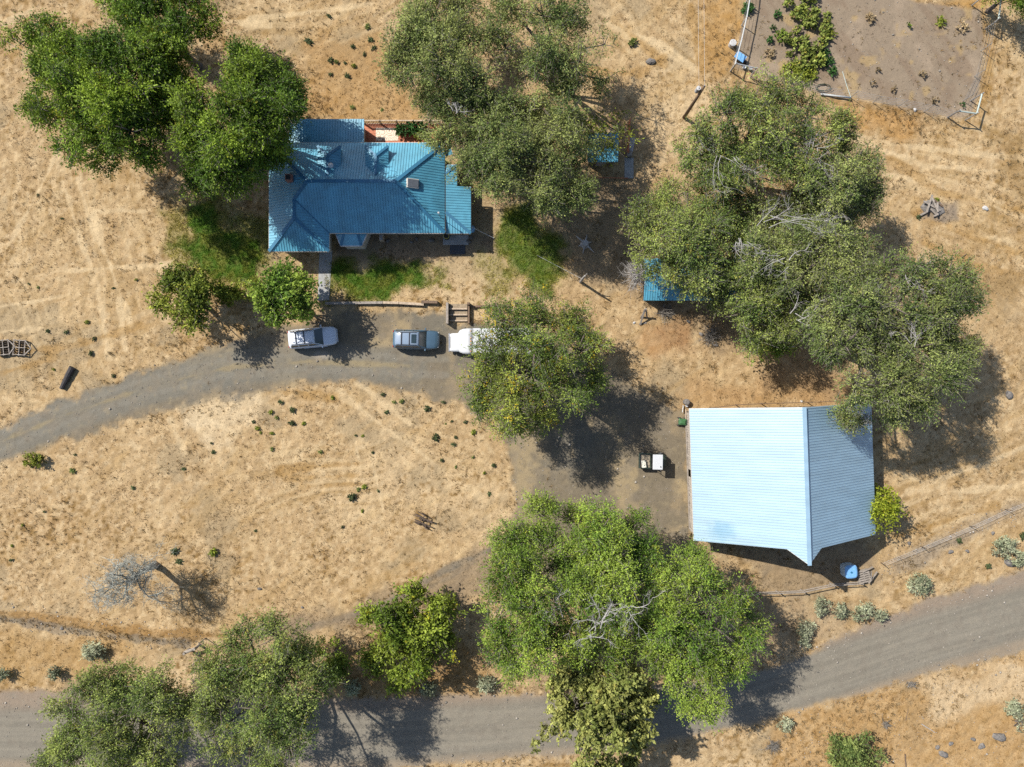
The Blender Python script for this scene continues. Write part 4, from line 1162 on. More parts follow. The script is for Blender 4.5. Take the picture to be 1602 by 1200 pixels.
    pf = MB()
    for a, b in [((px0, by0), (bx1, by0)), ((bx1, by0), (bx1, by1)), ((bx1, by1), (ax1, by1)), ((ax1, by1), (ax1, ay1)), ((ax1, ay1), (px0, ay1))]:
        za = 2.95 - .2 * (max(a[0], b[0]) - px0) - .12
        pf.beam((a[0] - cx, a[1] - cy, za), (b[0] - cx, b[1] - cy, za), .08, .14)
    pf.build("porch_fascia", M['fascia'], root)
    pw = MB(); pw.prism(ccw(sh([(px0 - .58, by0 + .5), (bx1 - .4, by0 + .5), (bx1 - .4, by1 - .3), (ax1 - .3, by1 - .3), (ax1 - .3, ay1 - .4), (px0 - .58, ay1 - .4)])), -.1, 2.28); pw.build("porch_wall", M['wall'], root)
    # bay window
    q = [P2(522, 366, 2.5), P2(533, 384, 2.5), P2(565, 384, 2.5), P2(577, 366, 2.5)]
    q = [(q[0][0], 14.75), q[1], q[2], (q[3][0], 14.75)]
    apex = ((q[0][0] + q[3][0]) / 2, 14.75, 3.0)
    bay = MB()
    vs = [(x - cx, y - cy, 2.45) for x, y in q] + [(apex[0] - .5 - cx, 14.72 - cy, 2.9), (apex[0] + .5 - cx, 14.72 - cy, 2.9)]
    bay.add(vs, [(0, 1, 4), (1, 2, 5, 4), (2, 3, 5), (0, 4, 5, 3), (3, 2, 1, 0)])
    bo = bay.build("bay_roof", M['roof'], root)
    bc = MB(); bc.beam(tuple(V(*vs[1]) + V(0, 0, .03)), tuple(V(*vs[4]) + V(0, 0, .03)), .22, .04); bc.beam(tuple(V(*vs[2]) + V(0, 0, .03)), tuple(V(*vs[5]) + V(0, 0, .03)), .22, .04); bc.build("bay_cap", M['cap'], bo)
    bf = MB()
    for a, b in zip(vs[:3], vs[1:4]): bf.beam((a[0], a[1] , a[2] - .10), (b[0], b[1], b[2] - .10), .16, .16)
    bf.build("bay_fascia", M['white'], root)
    bw = MB(); m_ = [(x - cx, y - cy) for x, y in q]; cxx = sum(p[0] for p in m_) / 4
    bw.prism(ccw([(cxx + (x - cxx) * .9, y + .12) for x, y in m_]), -.05, 2.3); bw.build("bay_wall", M['wall'], root)
    # tiny blue canopy at the north-east corner
    tc_ = MB(); x, y = P2(700, 239, 2.6); tc_.rbox((x - cx + .1, y - cy, 2.6), (.7, .5, .05), .4, .15); tc_.build("corner_awning", M['roof'], root)
house()

def porch_things():
    x0, y0 = P2(693, 383, .12); x1, y1 = P2(733, 364, .12)
    m = MB(); m.box(x0, y0, 0, x1, 14.6, .14); tag(m.build("concrete_slab", M['concrete'], bevel=.02), "grey concrete slab below the southeast corner of the house", "slab")
    m = MB(); a = P2(704, 398); b = P2(728, 384); m.box(a[0], a[1], .03, b[0], b[1], .07); tag(m.build("doormat", M['mat_dark']), "dark blue grey rectangular mat in front of the concrete slab", "mat")
    t = thing("barrel", "black open barrel with a yellow rim on the concrete slab", "barrel", (*P2(698.5, 370, .6), .14))
    m = MB(); m.cyl((0, 0, 0), .26, .75, 18); m.build("barrel_body", M['black'], t)
    m = MB()
    n = 20
    m.loft([[(r * math.cos(6.283 * k / n), r * math.sin(6.283 * k / n), z) for k in range(n)] for r, z in ((.24, .755), (.24, .80), (.29, .80), (.29, .755), (.24, .755))], False)
    m.build("rim", M['yellow'], t)
    t = thing("drum", "pale blue plastic drum by the southeast porch corner", "drum", (*P2(738.5, 358, .6), 0))
    m = MB(); m.tube([(0, 0, 0), (0, 0, .1), (0, 0, .8), (0, 0, .88)], [.24, .28, .28, .22], 16); m.build("drum_body", M['bluepl'], t, smooth=True)
    m = MB(); m.cyl((.1, 0, .88), .05, .04, 10); m.build("cap", M['white'], t)
    a = P(738, 355, 1.8); b = P(772, 372, .12)
    m = MB(); m.tube([a, (V(*a) + V(*b)) * .5 + V(0, 0, -.1), b], .025, 6); m.tube([b, (b[0] - .01, b[1], 0)], .05, 6); tag(m.build("guy_line", M['white']), "white slanting line running from the porch corner to the lawn", "cable")
    m = MB(); x, y = P2(596, 371, 1.0); m.box(x - .22, y - .3, 0, x + .2, y + .32, .9); o = tag(m.build("air_conditioner", M['tanwood'], bevel=.03), "small beige box against the south wall right of the bay window", "utility box")
    m = MB(); m.box(x - .15, y - .25, .903, x + .13, y + .25, .93); m.build("grille", M['steel'], o)
    for k, (px, py, r, lab) in enumerate([(607, 377, 3.5, "tan rock under the south eave, leftmost"), (652, 374, 3, "small stone under the south eave, between larger ones"), (675, 376, 4.5, "largest pale rock under the south eave"), (644, 379, 2.5, "little stone just below the south eave shadow"), (733, 378, 4, "pale stone beside the concrete slab"), (737, 372, 3, "small stone behind the pale slab stone")]):
        m = MB(); x, y = P2(px, py); m.rock((x, y, .08), r * .063, 300 + k); tag(m.build("stone", M['rock'], smooth=True), lab, "stone", "stones along the house")
    m = MB(); a, b, c, d = P2(500, 392), P2(520, 392), P2(515, 470), P2(497, 470); m.prism(ccw([a, b, c, d]), -.05, .05); tag(m.build("walkway", M['concrete']), "grey concrete walk from the house wing to the lawn tree", "walkway", kind="structure")
porch_things()

def deck():
    x0, y0 = P2(570, 222, .5); x1, y1 = P2(699, 193, .5)
    y0 = 22.75
    root = thing("deck", "orange deck behind the house with a tan slatted railing", "deck", ((x0 + x1) / 2, (y0 + y1) / 2, 0))
    ox, oy = (x0 + x1) / 2, (y0 + y1) / 2
    m = MB(); n = 11; hy = (y1 - y0)
    for k in range(n): m.box(x0 - ox, y0 - oy + hy * k / n + .008, .3, x1 - ox, y0 - oy + hy * (k + 1) / n - .008, .45)
    m.build("deck_floor", M['deck'], root)
    m = MB()
    for k in range(n // 2): m.box(x0 - ox + .1, y0 - oy + .2 + k * .42, 0, x0 - ox + .2, y0 - oy + .3 + k * .42, .295); m.box(x1 - ox - .2, y0 - oy + .2 + k * .42, 0, x1 - ox - .1, y0 - oy + .3 + k * .42, .295)
    m.build("deck_support", M['brownwood'], root)
    r = MB()
    yy = y1 - oy - .05
    r.beam((x0 - ox, yy, 1.38), (x1 - ox, yy, 1.38), .12, .05); r.beam((x0 - ox, yy, .6), (x1 - ox, yy, .6), .06, .05)
    k = x0 - ox
    while k < x1 - ox:
        r.box(k - .02, yy - .02, .45, k + .02, yy + .02, 1.35); k += .16
    for k in range(6): 
        xx = x0 - ox + (x1 - x0) * k / 5
        r.box(xx - .06, yy - .06, .45, xx + .06, yy + .06, 1.48)
    r.build("railing", M['tanwood'], root)
    return ox, oy
deck()
a, b = P2(588, 220, .47), P2(623, 200, .47)
m = MB(); m.box(a[0], max(a[1], 22.9), .455, b[0], b[1], .47); tag(m.build("rug", M['rug']), "cream rug with brown swirls lying on the orange deck", "rug")
for k, (px, py, r, pal, lab) in enumerate([(624, 205, 7, 'veg', "leafy potted plant at the left of the deck pots, beside the rug"), (634, 202, 9, 'veg', "pale variegated potted plant on the deck"), (645, 201, 9, 'veg', "broad leaved potted plant in the middle of the deck pots"),
        (659, 200, 8, 'veg', "dark potted plant by the deck railing"), (653, 211, 7, 'olive', "dull potted plant in front of the others on the deck"), (665, 214, 6, 'olive', "small potted plant at the right of the deck pots")]):
    x, y, _ = P(px, py, 1.0)
    t = thing("potted_plant", lab, "potted plant", (x, y, .45), 0, "potted plants on the deck")
    m = MB(); m.tube([(0, 0, 0), (0, 0, .32), (0, 0, .34)], [.15, .21, .22], 14); m.build("pot", M['brick'], t)
    R = np.random.RandomState(400 + k); rr = r * .062
    v, c, tw = leaves([(0, 0, .6, rr, .8)], R, 150, 6, (.28, .17), PAL[pal], .05, rr * .6, .2, .4, .2, .7, -9)
    np_mesh("leaves", v, np.arange(len(v)).reshape(-1, 4), M['leaf'], t, c)

# ------------------------------------------------------------------ barn
def barn():
    root = thing("barn", "big barn with a pale blue ribbed metal roof pointed at its south end", "barn", (25.43, -8.28, 0), math.radians(1.9))
    hw, y0, y1, pr = 8.55, -6.2, 6.2, -7.4
    E, Rg = 3.2, 8.65
    S = (Rg - E) / hw
    zl = lambda x, y: Rg + S * x; zr_ = lambda x, y: Rg - S * x
    L = [(-hw, y0), (-1.5, y0), (0, pr), (0, y1), (-hw, y1)]
    Rr = [(0, pr), (1.5, y0), (hw, y0), (hw, y1), (0, y1)]
    roof = roof_mesh([(ccw(L), zl, (-1, 0)), (ccw(Rr), zr_, (1, 0))], .242, .04, .075, .06).build("roof", M['barn'], root)
    c = MB(); c.beam((0, pr - .03, Rg + .04), (0, y1 + .03, Rg + .04), .34, .05); c.build("ridge_cap", M['barn'], roof)
    f = MB()
    for sx in (-1, 1):
        f.beam((sx * hw, y0, E - .14), (sx * hw, y1, E - .14), .05, .14)
        f.beam((sx * hw, y1, E - .14), (0, y1, Rg - .14), .05, .14)
        f.beam((sx * hw, y0, E - .14), (sx * 1.5, y0, Rg - S * 1.5 - .14), .05, .14); f.beam((sx * 1.5, y0, Rg - S * 1.5 - .14), (0, pr, Rg - .14), .05, .14)
    f.build("fascia", M['fascia'], root)
    a = hw - .42
    w = MB()
    poly = [(-a, -.1), (a, -.1), (a, E - .12 + S * .42 - .2), (0, Rg - .3), (-a, E - .12 + S * .42 - .2)]
    # gable ends and side walls as separate boards
    for yy in (y0 + .35, y1 - .35):
        xs = np.arange(-a, a - .01, .24)
        for x in xs:
            t0 = Rg - .28 - S * abs(x); t1 = Rg - .28 - S * abs(min(x + .225, a))
            dz = rnd.uniform(-.02, .02); dy = rnd.uniform(-.012, .012)
            w.hexa([(x, yy - .02 + dy, -.05), (x + .225, yy - .02 + dy, -.05), (x + .225, yy + .02 + dy, -.05), (x, yy + .02 + dy, -.05), (x, yy - .02 + dy, t0), (x + .225, yy - .02 + dy, t1), (x + .225, yy + .02 + dy, t1), (x, yy + .02 + dy, t0)])
    for xx in (-a, a):
        for y in np.arange(y0 + .4, y1 - .5, .24):
            if xx < 0 and -.6 < y < .1: continue
            dx = rnd.uniform(-.02, .02)
            w.box(xx - .02 + dx, y, -.05 + rnd.uniform(0, .05), xx + .02 + dx, y + .22, E - .02)
    w.build("wall", M['boards'], root)
    b = MB()
    for y in np.arange(y0 + .35, y1, 2.3):
        b.box(-a + .06, y - .1, 0, -a + .26, y + .1, E - .1); b.box(a - .26, y - .1, 0, a - .06, y + .1, E - .1)
    b.build("post_frame", M['greywood'], root)
    d = MB(); d.box(-2.0, y0 + .27, 0, 2.0, y0 + .325, 3.4); do = d.build("door", M['greywood'], root)
    h = MB(); h.box(-.2, y0 + .23, 1.1, .2, y0 + .265, 1.2); h.build("handle", M['rust'], do)
    l = MB(); l.beam((-a - .1, y0 + .5, .35), (-a - .1, y1 - .5, .35), .1, .2); l.beam((-a - .1, 1.0, 1.7), (-a - .1, y1 - .5, 1.7), .1, .18); l.build("wall_rail", M['greywood'], root)
barn()

# ------------------------------------------------------------------ sheds
def gable_shed(name, label, x0, y0, x1, y1, E, rise, ridge='x'):
    cx, cy = (x0 + x1) / 2, (y0 + y1) / 2
    root = thing(name, label, "shed", (cx, cy, 0))
    a, b = (x1 - x0) / 2, (y1 - y0) / 2
    if ridge == 'x':
        S = rise / b
        pl = [([(-a, -b), (a, -b), (a, 0), (-a, 0)], lambda x, y: E + S * (y + b), (0, -1)), ([(-a, 0), (a, 0), (a, b), (-a, b)], lambda x, y: E + S * (b - y), (0, 1))]
        rl = ((-a, 0, E + rise + .03), (a, 0, E + rise + .03))
    else:
        S = rise / a
        pl = [(ccw([(-a, -b), (0, -b), (0, b), (-a, b)]), lambda x, y: E + S * (x + a), (-1, 0)), (ccw([(0, -b), (a, -b), (a, b), (0, b)]), lambda x, y: E + S * (a - x), (1, 0))]
        rl = ((0, -b, E + rise + .03), (0, b, E + rise + .03))
    r = roof_mesh(pl, .24).build("roof", M['roof'], root)
    c = MB(); c.beam(*rl, .26, .05); c.build("ridge_cap", M['cap'], r)
    w = MB(); i = .3
    w.box(-a + i, -b + i, -.05, a - i, b - i, E + .05)
    w.build("wall", M['brownwood'], root)
    d = MB(); d.box(-.45, -b + i - .05, .02, .45, -b + i - .004, 1.8); do = d.build("door", M['greywood'], root)
    h = MB(); h.box(.3, -b + i - .09, .9, .36, -b + i - .055, 1.05); h.build("handle", M['steel'], do)
    return root
x0, y0 = P2(919, 253, 2.3); x1, y1 = P2(967, 207, 2.3)
gable_shed("well_shed", "small square blue roofed shed half hidden by the sparse olive tree", x0, y0, x1, y1, 2.2, .45)
x0, y0 = P2(1007, 470, 2.1); x1, y1 = P2(1172, 404, 2.1)
gable_shed("long_shed", "long low shed with a blue metal roof under the grove trees", x0, y0, x1, y1, 2.05, .75)

# ------------------------------------------------------------------ vehicles
def wheel(parent, x, y, r, w, side):
    m = MB(); n = 20
    prof = [(r * .62, -w / 2), (r * .93, -w / 2), (r, -w * .35), (r, w * .35), (r * .93, w / 2), (r * .62, w / 2)]
    m.loft([[(x + rr * math.cos(6.283 * k / n), y + yy, r + rr * math.sin(6.283 * k / n)) for k in range(n)] for rr, yy in prof], True)
    t = m.build("wheel", M['black'], parent)
    m = MB(); m.tube([(x, y + side * w * .30, r), (x, y + side * (w / 2 + .015), r)], [r * .62, r * .5], 14); m.build("rim", M['chrome'], t)

def ring(x, hw, zb, zt):
    p = [(.86, zb), (1, zb + .16), (1.0, zb + (zt - zb) * .62), (.96, zt - .07), (.80, zt), (.4, zt + .02)]
    return [(x, hw * a, z) for a, z in p] + [(x, -hw * a, z) for a, z in p[::-1]]

def suv(name, label, px, py, rz, paint, roofpaint, lower, rails=True, sunroof=False, L=4.7):
    x, y, _ = P(px, py, .8)
    root = thing(name, label, "car", (x, y, .01), rz)
    k = L / 4.7
    b = MB()
    b.loft([ring(X * k, hw, zb, zt) for X, hw, zb, zt in [(-2.34, .70, .5, .92), (-2.28, .86, .38, 1.02), (-2.0, .92, .32, 1.08), (-1.0, .935, .30, 1.10), (.4, .935, .30, 1.10), (.95, .93, .30, 1.08), (1.3, .92, .30, 1.04), (1.85, .90, .34, .98), (2.15, .84, .40, .90), (2.30, .70, .45, .78), (2.36, .5, .5, .70)]])
    body = b.build("body", paint, root, smooth=True)
    g_ = MB(); g_.frustum(-2.12 * k, 1.12 * k, .84, 1.06, -1.92 * k, .38 * k, .66, 1.68); g_.build("windows", M['glass'], root, bevel=.05)
    r = MB()
    rr = [(-2.02, .58, 1.64), (-1.95, .67, 1.70), (-1.2, .70, 1.755), (-.4, .70, 1.765), (.2, .69, 1.735), (.42, .66, 1.69)]
    rings = []
    for X, hw, z in rr:
        p = [(1, z - .07), (.97, z - .015), (.7, z + .012), (0.3, z + .02)]
        rings.append([(X * k, hw * a, zz) for a, zz in p] + [(X * k, -hw * a, zz) for a, zz in p[::-1]])
    r.loft(rings); r.build("roof", roofpaint, root, smooth=True)
    pi = MB()
    for s in (-1, 1):
        for (xa, xb) in ((-2.08, -1.9), (-1.25, -1.2), (-.3, -.3), (1.06, .38)):
            pi.beam((xa * k, s * .85, 1.06), (xb * k, s * .675, 1.69), .09, .05)
    pi.build("pillars", paint, root)
    if rails:
        q = MB()
        for s in (-1, 1): q.tube([(-1.85 * k, s * .60, 1.75), (-1.6 * k, s * .60, 1.82), (0 * k, s * .60, 1.83), (.2 * k, s * .60, 1.76)], .025, 6)
        for X in (-1.35, -.55): q.beam((X * k, -.6, 1.83), (X * k, .6, 1.83), .07, .03)
        q.build("roof_rack", M['black'], root)
    if sunroof:
        q = MB(); q.rbox((-.1 * k, 0, 1.79), (.48, .86, .02)); q.build("sunroof", M['glass'], root, bevel=.02)
    for X in (-1.42, 1.42):
        for s in (-1, 1): wheel(root, X * k, s * .80, .36, .24, s)
    for s in (-1, 1):
        m = MB(); m.rbox((.98 * k, s * 1.02, 1.12), (.14, .2, .14)); m.build("side_mirror", paint, root, bevel=.03)
        m = MB(); m.rbox((2.14 * k, s * .66, .74), (.2, .26, .13), s * -.5); m.build("headlight", M['lamp'], root, bevel=.03)
        m = MB(); m.rbox((-2.30 * k, s * .72, .92), (.06, .16, .26)); m.build("tail_light", M['red'], root)
    m = MB(); m.rbox((2.33 * k, 0, .47), (.12, 1.3, .18)); m.build("front_bumper", lower, root, bevel=.04)
    m = MB(); m.rbox((-2.34 * k, 0, .5), (.14, 1.6, .2)); m.build("rear_bumper", lower, root, bevel=.04)
    m = MB()
    for s in (-1, 1): m.rbox((.15, s * .945, .34), (2.3, .05, .16))
    m.build("side_sill", lower, root)
    return root
suv("white_car", "white suv parked under the small bright green lawn tree", 489, 528, math.radians(5.5), M['carwhite'], M['carwhite'], M['carwhite'])
suv("grey_car", "blue grey suv with a sunroof parked between the white suv and the motorhome", 651, 531, math.radians(-1.5), M['cargrey'], mat("silver_roof_paint", (.19, .25, .33), .3, var=.04, coat=.6), M['lowgrey'], True, True, 4.5)

def motorhome():
    root = thing("motorhome", "white motorhome with an overcab bunk, half hidden by the autumn tree", "motorhome", (-2.2, 4.0, .01), math.pi)
    hw = 1.22
    b = MB(); b.box(-4.0, -hw, .45, 1.52, hw, 3.0); b.build("body", M['white'], root, bevel=.08)
    o = MB()
    def rg(x, w, z0, z1):
        p = [(1, z0), (1, z1 - .22), (.95, z1 - .06), (.8, z1), (.3, z1 + .02)]
        return [(x, w * a, z) for a, z in p] + [(x, -w * a, z) for a, z in p[::-1]]
    o.loft([rg(1.54, hw, 1.85, 3.0), rg(2.0, hw * .995, 1.88, 2.98), rg(2.45, hw * .96, 1.92, 2.92), rg(2.75, hw * .86, 2.0, 2.8), rg(2.9, hw * .7, 2.1, 2.6), rg(2.97, hw * .5, 2.2, 2.45)])
    o.build("overcab", M['white'], root, smooth=True)
    h = MB(); h.loft([ring(1.53, .95, .4, 1.2), ring(2.4, .95, .4, 1.19), ring(2.9, .92, .4, 1.14), ring(3.55, .9, .42, 1.06), ring(3.72, .87, .45, 1.0), ring(3.78, .84, .5, .9)])
    h.build("hood", M['white'], root, smooth=True)
    w = MB(); w.frustum(1.54, 2.85, .92, 1.22, 1.54, 2.25, .82, 1.88); w.build("windshield", M['glass'], root)
    m = MB(); m.rbox((3.9, 0, .52), (.16, 1.8, .25)); m.build("front_bumper", M['chrome'], root, bevel=.04)
    for s in (-1, 1):
        m = MB(); m.rbox((3.8, s * .68, .82), (.1, .24, .16)); m.build("headlight", M['lamp'], root)
        m = MB(); m.rbox((2.3, s * 1.3, 1.45), (.12, .22, .3)); m.build("side_mirror", M['black'], root)
    for yy in (-.95, -.28, 0, .28, .95):
        m = MB(); m.rbox((1.68, yy, 3.035), (.08, .09, .05)); m.build("marker_light", M['amber'], root)
    m = MB(); m.box(1.47, -hw, 3.001, 1.53, hw, 3.015); m.build("roof_seam", M['steel'], root)
    for (xx, yy, sx, sy, nm, mm) in [(.75, -.18, .40, .30, "roof_vent", 'steel'), (.45, -.32, .36, .24, "roof_vent", 'steel'), (-1.3, 0, .9, .7, "air_conditioner", 'white'), (-2.8, .4, .4, .4, "roof_vent", 'steel')]:
        m = MB(); m.rbox((xx, yy, 3.10), (sx, sy, .2)); m.build(nm, M[mm], root, bevel=.04)
    for X, yy in ((2.55, .88), (-2.3, 1.02)):
        for s in (-1, 1): wheel(root, X, s * yy, .38, .26, s)
    for s in (-1, 1):
        m = MB(); m.box(-2.6, s * (hw + .004) - .006, 1.5, -1.4, s * (hw + .004) + .006, 2.2); m.build("window", M['glass'], root)
motorhome()

def utv():
    x, y = 13.62, -7.52
    root = thing("utility_vehicle", "small dark green utility cart with a white roof and open cargo bed", "utility vehicle", (x, y, .01), math.radians(-1))
    b = MB(); b.box(-1.2, -.62, .38, .2, .62, .62); b.box(.2, -.62, .32, 1.0, .62, .5); b.build("chassis", M['dgreen'], root, bevel=.03)
    h = MB(); h.loft([[(X, w * a, z) for a, z in ((1, .4), (1, zt - .1), (.85, zt), (-.85, zt), (-1, zt - .1), (-1, .4))] for X, w, zt in ((.75, .64, 1.0), (1.15, .62, .95), (1.4, .5, .78))]); h.build("hood", M['dgreen'], root, smooth=False)
    d = MB()
    d.box(-1.28, -.72, .66, -.12, .72, .70)
    d.box(-1.28, -.72, .70, -1.22, .72, 1.0); d.box(-.18, -.72, .70, -.12, .72, 1.0); d.box(-1.22, -.72, .70, -.18, -.66, 1.0); d.box(-1.22, .66, .70, -.18, .72, 1.0)
    bed = d.build("cargo_bed", M['dgreen'], root)
    m = MB(); m.box(-1.215, -.655, .701, -.185, .655, .74); m.build("bed_liner", mat("dusty_bed", (.3, .25, .18), .9, var=.4, scale=12), bed)
    r = MB(); r.box(-.14, -.72, 1.92, .82, .72, 1.98); r.build("roof", M['white'], root, bevel=.03)
    v = MB(); v.cyl((.62, -.45, 1.981), .06, .03, 10); v.build("roof_vent", M['black'], root)
    c = MB()
    for s in (-1, 1):
        c.tube([(-.1, s * .62, .6), (-.1, s * .64, 1.9), (.7, s * .64, 1.92), (1.05, s * .6, .95)], .03, 7)
    c.tube([(-.1, -.64, 1.4), (-.1, .64, 1.4)], .03, 7); c.build("roll_cage", M['black'], root)
    s = MB(); s.box(-.02, -.55, .62, .45, .55, .8); s.box(-.06, -.55, .8, .04, .55, 1.25); s.build("seat", M['black'], root, bevel=.04)
    w = MB(); w.tube([(.62, .3, 1.05), (.75, .3, 1.0)], .02, 6)
    n = 14; w.tube([(.60 + .05 * math.cos(6.283 * k / n), .3 + .17 * math.sin(6.283 * k / n), 1.07 + .12 * math.cos(6.283 * k / n)) for k in range(n + 1)], .015, 5); w.build("steering_wheel", M['black'], root)
    for X in (-.85, .95):
        for sd in (-1, 1): wheel(root, X, sd * .62, .31, .24, sd)
    for sd in (-1, 1):
        m = MB(); m.rbox((1.36, sd * .36, .72), (.08, .16, .1)); m.build("headlight", M['lamp'], root)
    px, py = P2(1007, 726, .9)
    t = thing("cooler", "white box lying in the cargo bed of the utility cart", "cooler", (px, py, .752), math.radians(8))
    m = MB(); m.box(-.19, -.33, 0, .19, .33, .26); m.build("cooler_body", M['white'], t, bevel=.03)
    m = MB(); m.box(-.2, -.34, .262, .2, .34, .31); lid = m.build("lid", mat("cream_plastic", (.62, .6, .5), .5, var=.1), t, bevel=.02)
    m = MB(); m.cyl((.04, -.12, .311), .045, .02, 10); m.build("cup_recess", M['black'], lid)
utv()

# ------------------------------------------------------------------ fences, walls, steps
def rail_fence(name, label, pts, ph, rails, mat_, pr=.07, rr=.05, group=None, wires=0, jitter=0):
    """pts: ground positions"""
    o = pts[0]
    root = thing(name, label, "fence", (o[0], o[1], 0), 0, group)
    q = [(x - o[0], y - o[1]) for x, y in pts]
    for (x, y) in q:
        m = MB(); m.tube([(x, y, -.1), (x + rnd.uniform(-1, 1) * jitter, y + rnd.uniform(-1, 1) * jitter, ph)], [pr, pr * .9], 8); m.build("post", mat_, root)
    for z in rails:
        m = MB()
        for a, b in zip(q, q[1:]): m.tube([(a[0], a[1], z), (b[0], b[1], z + rnd.uniform(-.04, .04))], rr, 6)
        m.build("rail", mat_, root)
    if wires:
        m = MB()
        for k in range(wires):
            z = ph * (k + 1) / (wires + .3)
            for a, b in zip(q, q[1:]): m.tube([(a[0], a[1], z), (b[0], b[1], z)], .013, 3)
        m.build("wire", M['steel'], root)
    return root
rail_fence("rail_fence", "weathered double rail fence running below the barn gable", [P2(1178, 925), P2(1214, 924), P2(1252, 922), P2(1298, 912), P2(1342, 909)], 1.1, (.45, .95), M['greywood'], .07, .05)
rail_fence("pole_fence", "thin pole fence along the north side of the barn", [P2(1090, 640), P2(1150, 633), P2(1190, 631), P2(1262, 629), P2(1330, 626)], .9, (.8,), M['brownwood'], .05, .035)
rail_fence("wire_fence", "wire fence with steel posts along the bottom garden edge", [P2(1200, 128), P2(1240, 138), P2(1284, 148), P2(1330, 153), P2(1365, 161), P2(1405, 167), P2(1445, 175), P2(1481, 184)], 1.7, (), M['steel'], .03, .02, None, 5)
rail_fence("wire_fence", "wire fence with thin posts along the right garden edge", [P2(1506, 158), P2(1524, 120), P2(1534, 80), P2(1541, 46)], 1.7, (), M['steel'], .03, .02, None, 5)
rail_fence("pipe_fence", "white pipe fence with wire along the left garden edge", [P2(1142, 112), P2(1152, 75), P2(1160, 40), P2(1166, 5), P2(1172, -50)], 1.7, (1.6,), M['pipe'], .05, .055, None, 4)
rail_fence("wire_fence", "wire fence on leaning steel posts beside the stony line above the road", [P2(1378, 880), P2(1440, 855), P2(1516, 823), P2(1572, 797), P2(1640, 770)], 1.1, (), M['rust'], .035, .02, None, 3, .12)
rail_fence("pole_fence", "old wire fence with wood posts on the bank by the roadside trees", [P2(322, 998), P2(312, 1030), P2(310, 1060)], 1.5, (), M['greywood'], .05, .03, None, 3, .05)

def brace(name, label, p_list, h, rail_pairs, m_post, m_rail, rr=.075):
    o = p_list[0]
    root = thing(name, label, "fence brace", (o[0], o[1], 0))
    q = [(x - o[0], y - o[1]) for x, y in p_list]
    for x, y in q:
        m = MB(); m.tube([(x, y, -.1), (x, y, h)], [.06, .055], 8); m.build("post", m_post, root)
    for a, b, z in rail_pairs:
        m = MB(); m.tube([(*q[a], z), (*q[b], z)], rr, 8); m.build("rail", m_rail, root)
    return root
brace("corner_brace", "pale pipe corner brace where the bottom and right garden fences meet", [P2(1510, 188), P2(1518, 158), P2(1483, 184)], 2.0, [(0, 1, 1.75), (0, 2, 1.7)], M['steel'], M['mint'])
brace("corner_brace", "pale pipe brace at the upper right garden corner", [P2(1542, 45), P2(1546, 14), P2(1520, 9)], 2.1, [(0, 1, 1.85), (1, 2, 1.8)], M['steel'], M['mint'])
brace("gate_brace", "grey pipe brace at the lower left garden corner", [P2(1143, 112), P2(1174, 119)], 1.9, [(0, 1, 1.75)], M['steel'], M['steel'], .06)
def gate():
    a, b = P2(1173, 122), P2(1199, 128)
    root = thing("garden_gate", "metal grid gate in the lower left garden fence", "gate", (a[0], a[1], 0))
    d = V(b[0] - a[0], b[1] - a[1], 0)
    m = MB()
    for t in (0, 1): m.tube([tuple(d * t) , tuple(d * t + V(0, 0, 1.6))], .04, 6)
    for z in (.15, 1.55): m.tube([tuple(V(0, 0, z)), tuple(d + V(0, 0, z))], .035, 6)
    m.build("gate_frame", M['tanwood'], root)
    m = MB()
    for k in range(1, 8): m.tube([tuple(d * (k / 8) + V(0, 0, .15)), tuple(d * (k / 8) + V(0, 0, 1.55))], .012, 4)
    for k in range(1, 6): m.tube([tuple(V(0, 0, .15 + k * .233)), tuple(d + V(0, 0, .15 + k * .233))], .012, 4)
    m.build("mesh_panel", M['steel'], root)
gate()
m = MB(); a, b = P(1284, 147, .15), P(1331, 153, .3); m.tube([a, b], .09, 9); tag(m.build("pipe", M['pipe'], smooth=True), "thick white pipe lying along the bottom garden fence", "pipe")
m = MB(); a, b, c = P(1318, 112, .1), P(1325, 135, .5), P(1331, 152, 1.2); m.tube([a, b, c], .03, 6); tag(m.build("irrigation_hose", M['mint']), "pale slanting irrigation pipe leaning on the bottom garden fence post", "pipe")
m = MB(); x, y, _ = P(1287, 138)
m.tube([(x + .55 * math.cos(t * .4) * (1 + .02 * t), y + .35 * math.sin(t * .4), .04 + .008 * t) for t in range(32)], .03, 5); tag(m.build("hose_coil", M['dgreen']), "dark hose loop lying inside the bottom garden fence", "hose")

def old_fence():
    a = P2(908, 441); b = P2(1003, 500)
    root = thing("wood_fence", "old wooden post with a forked top and wire on the soil south of the shed", "fence post", (a[0], a[1], 0))
    m = MB(); m.tube([(0, 0, -.1), (.03, .02, 2.2), (.06, .05, 3.6)], [.14, .12, .07], 8); m.tube([(.03, .02, 2.3), (.3, .3, 3.2)], [.06, .04], 6); m.tube([(.04, .03, 2.0), (-.4, .2, 2.5)], [.03, .02], 5)
    m.build("post", M['deadwood'], root)
    m = MB(); p = P2(840, 400); m.tube([(0, 0, 1.9), (p[0] - a[0], p[1] - a[1], .2)], .012, 4); m.build("wire", M['pipe'], root)
    t = thing("sawhorse", "dark wooden frame standing at the end of the old wire fence", "wooden frame", (b[0], b[1], 0))
    m = MB(); m.beam((0, .2, 0), (.2, .9, 1.5), .16, .16); m.beam((.6, .1, 0), (.2, .9, 1.5), .1, .1); m.beam((-.1, -.5, .1), (.12, .9, 1.3), .16, .1); m.beam((-.2, -.45, .06), (.5, -.3, .06), .14, .1)
    m.build("frame", M['greywood'], t)
old_fence()

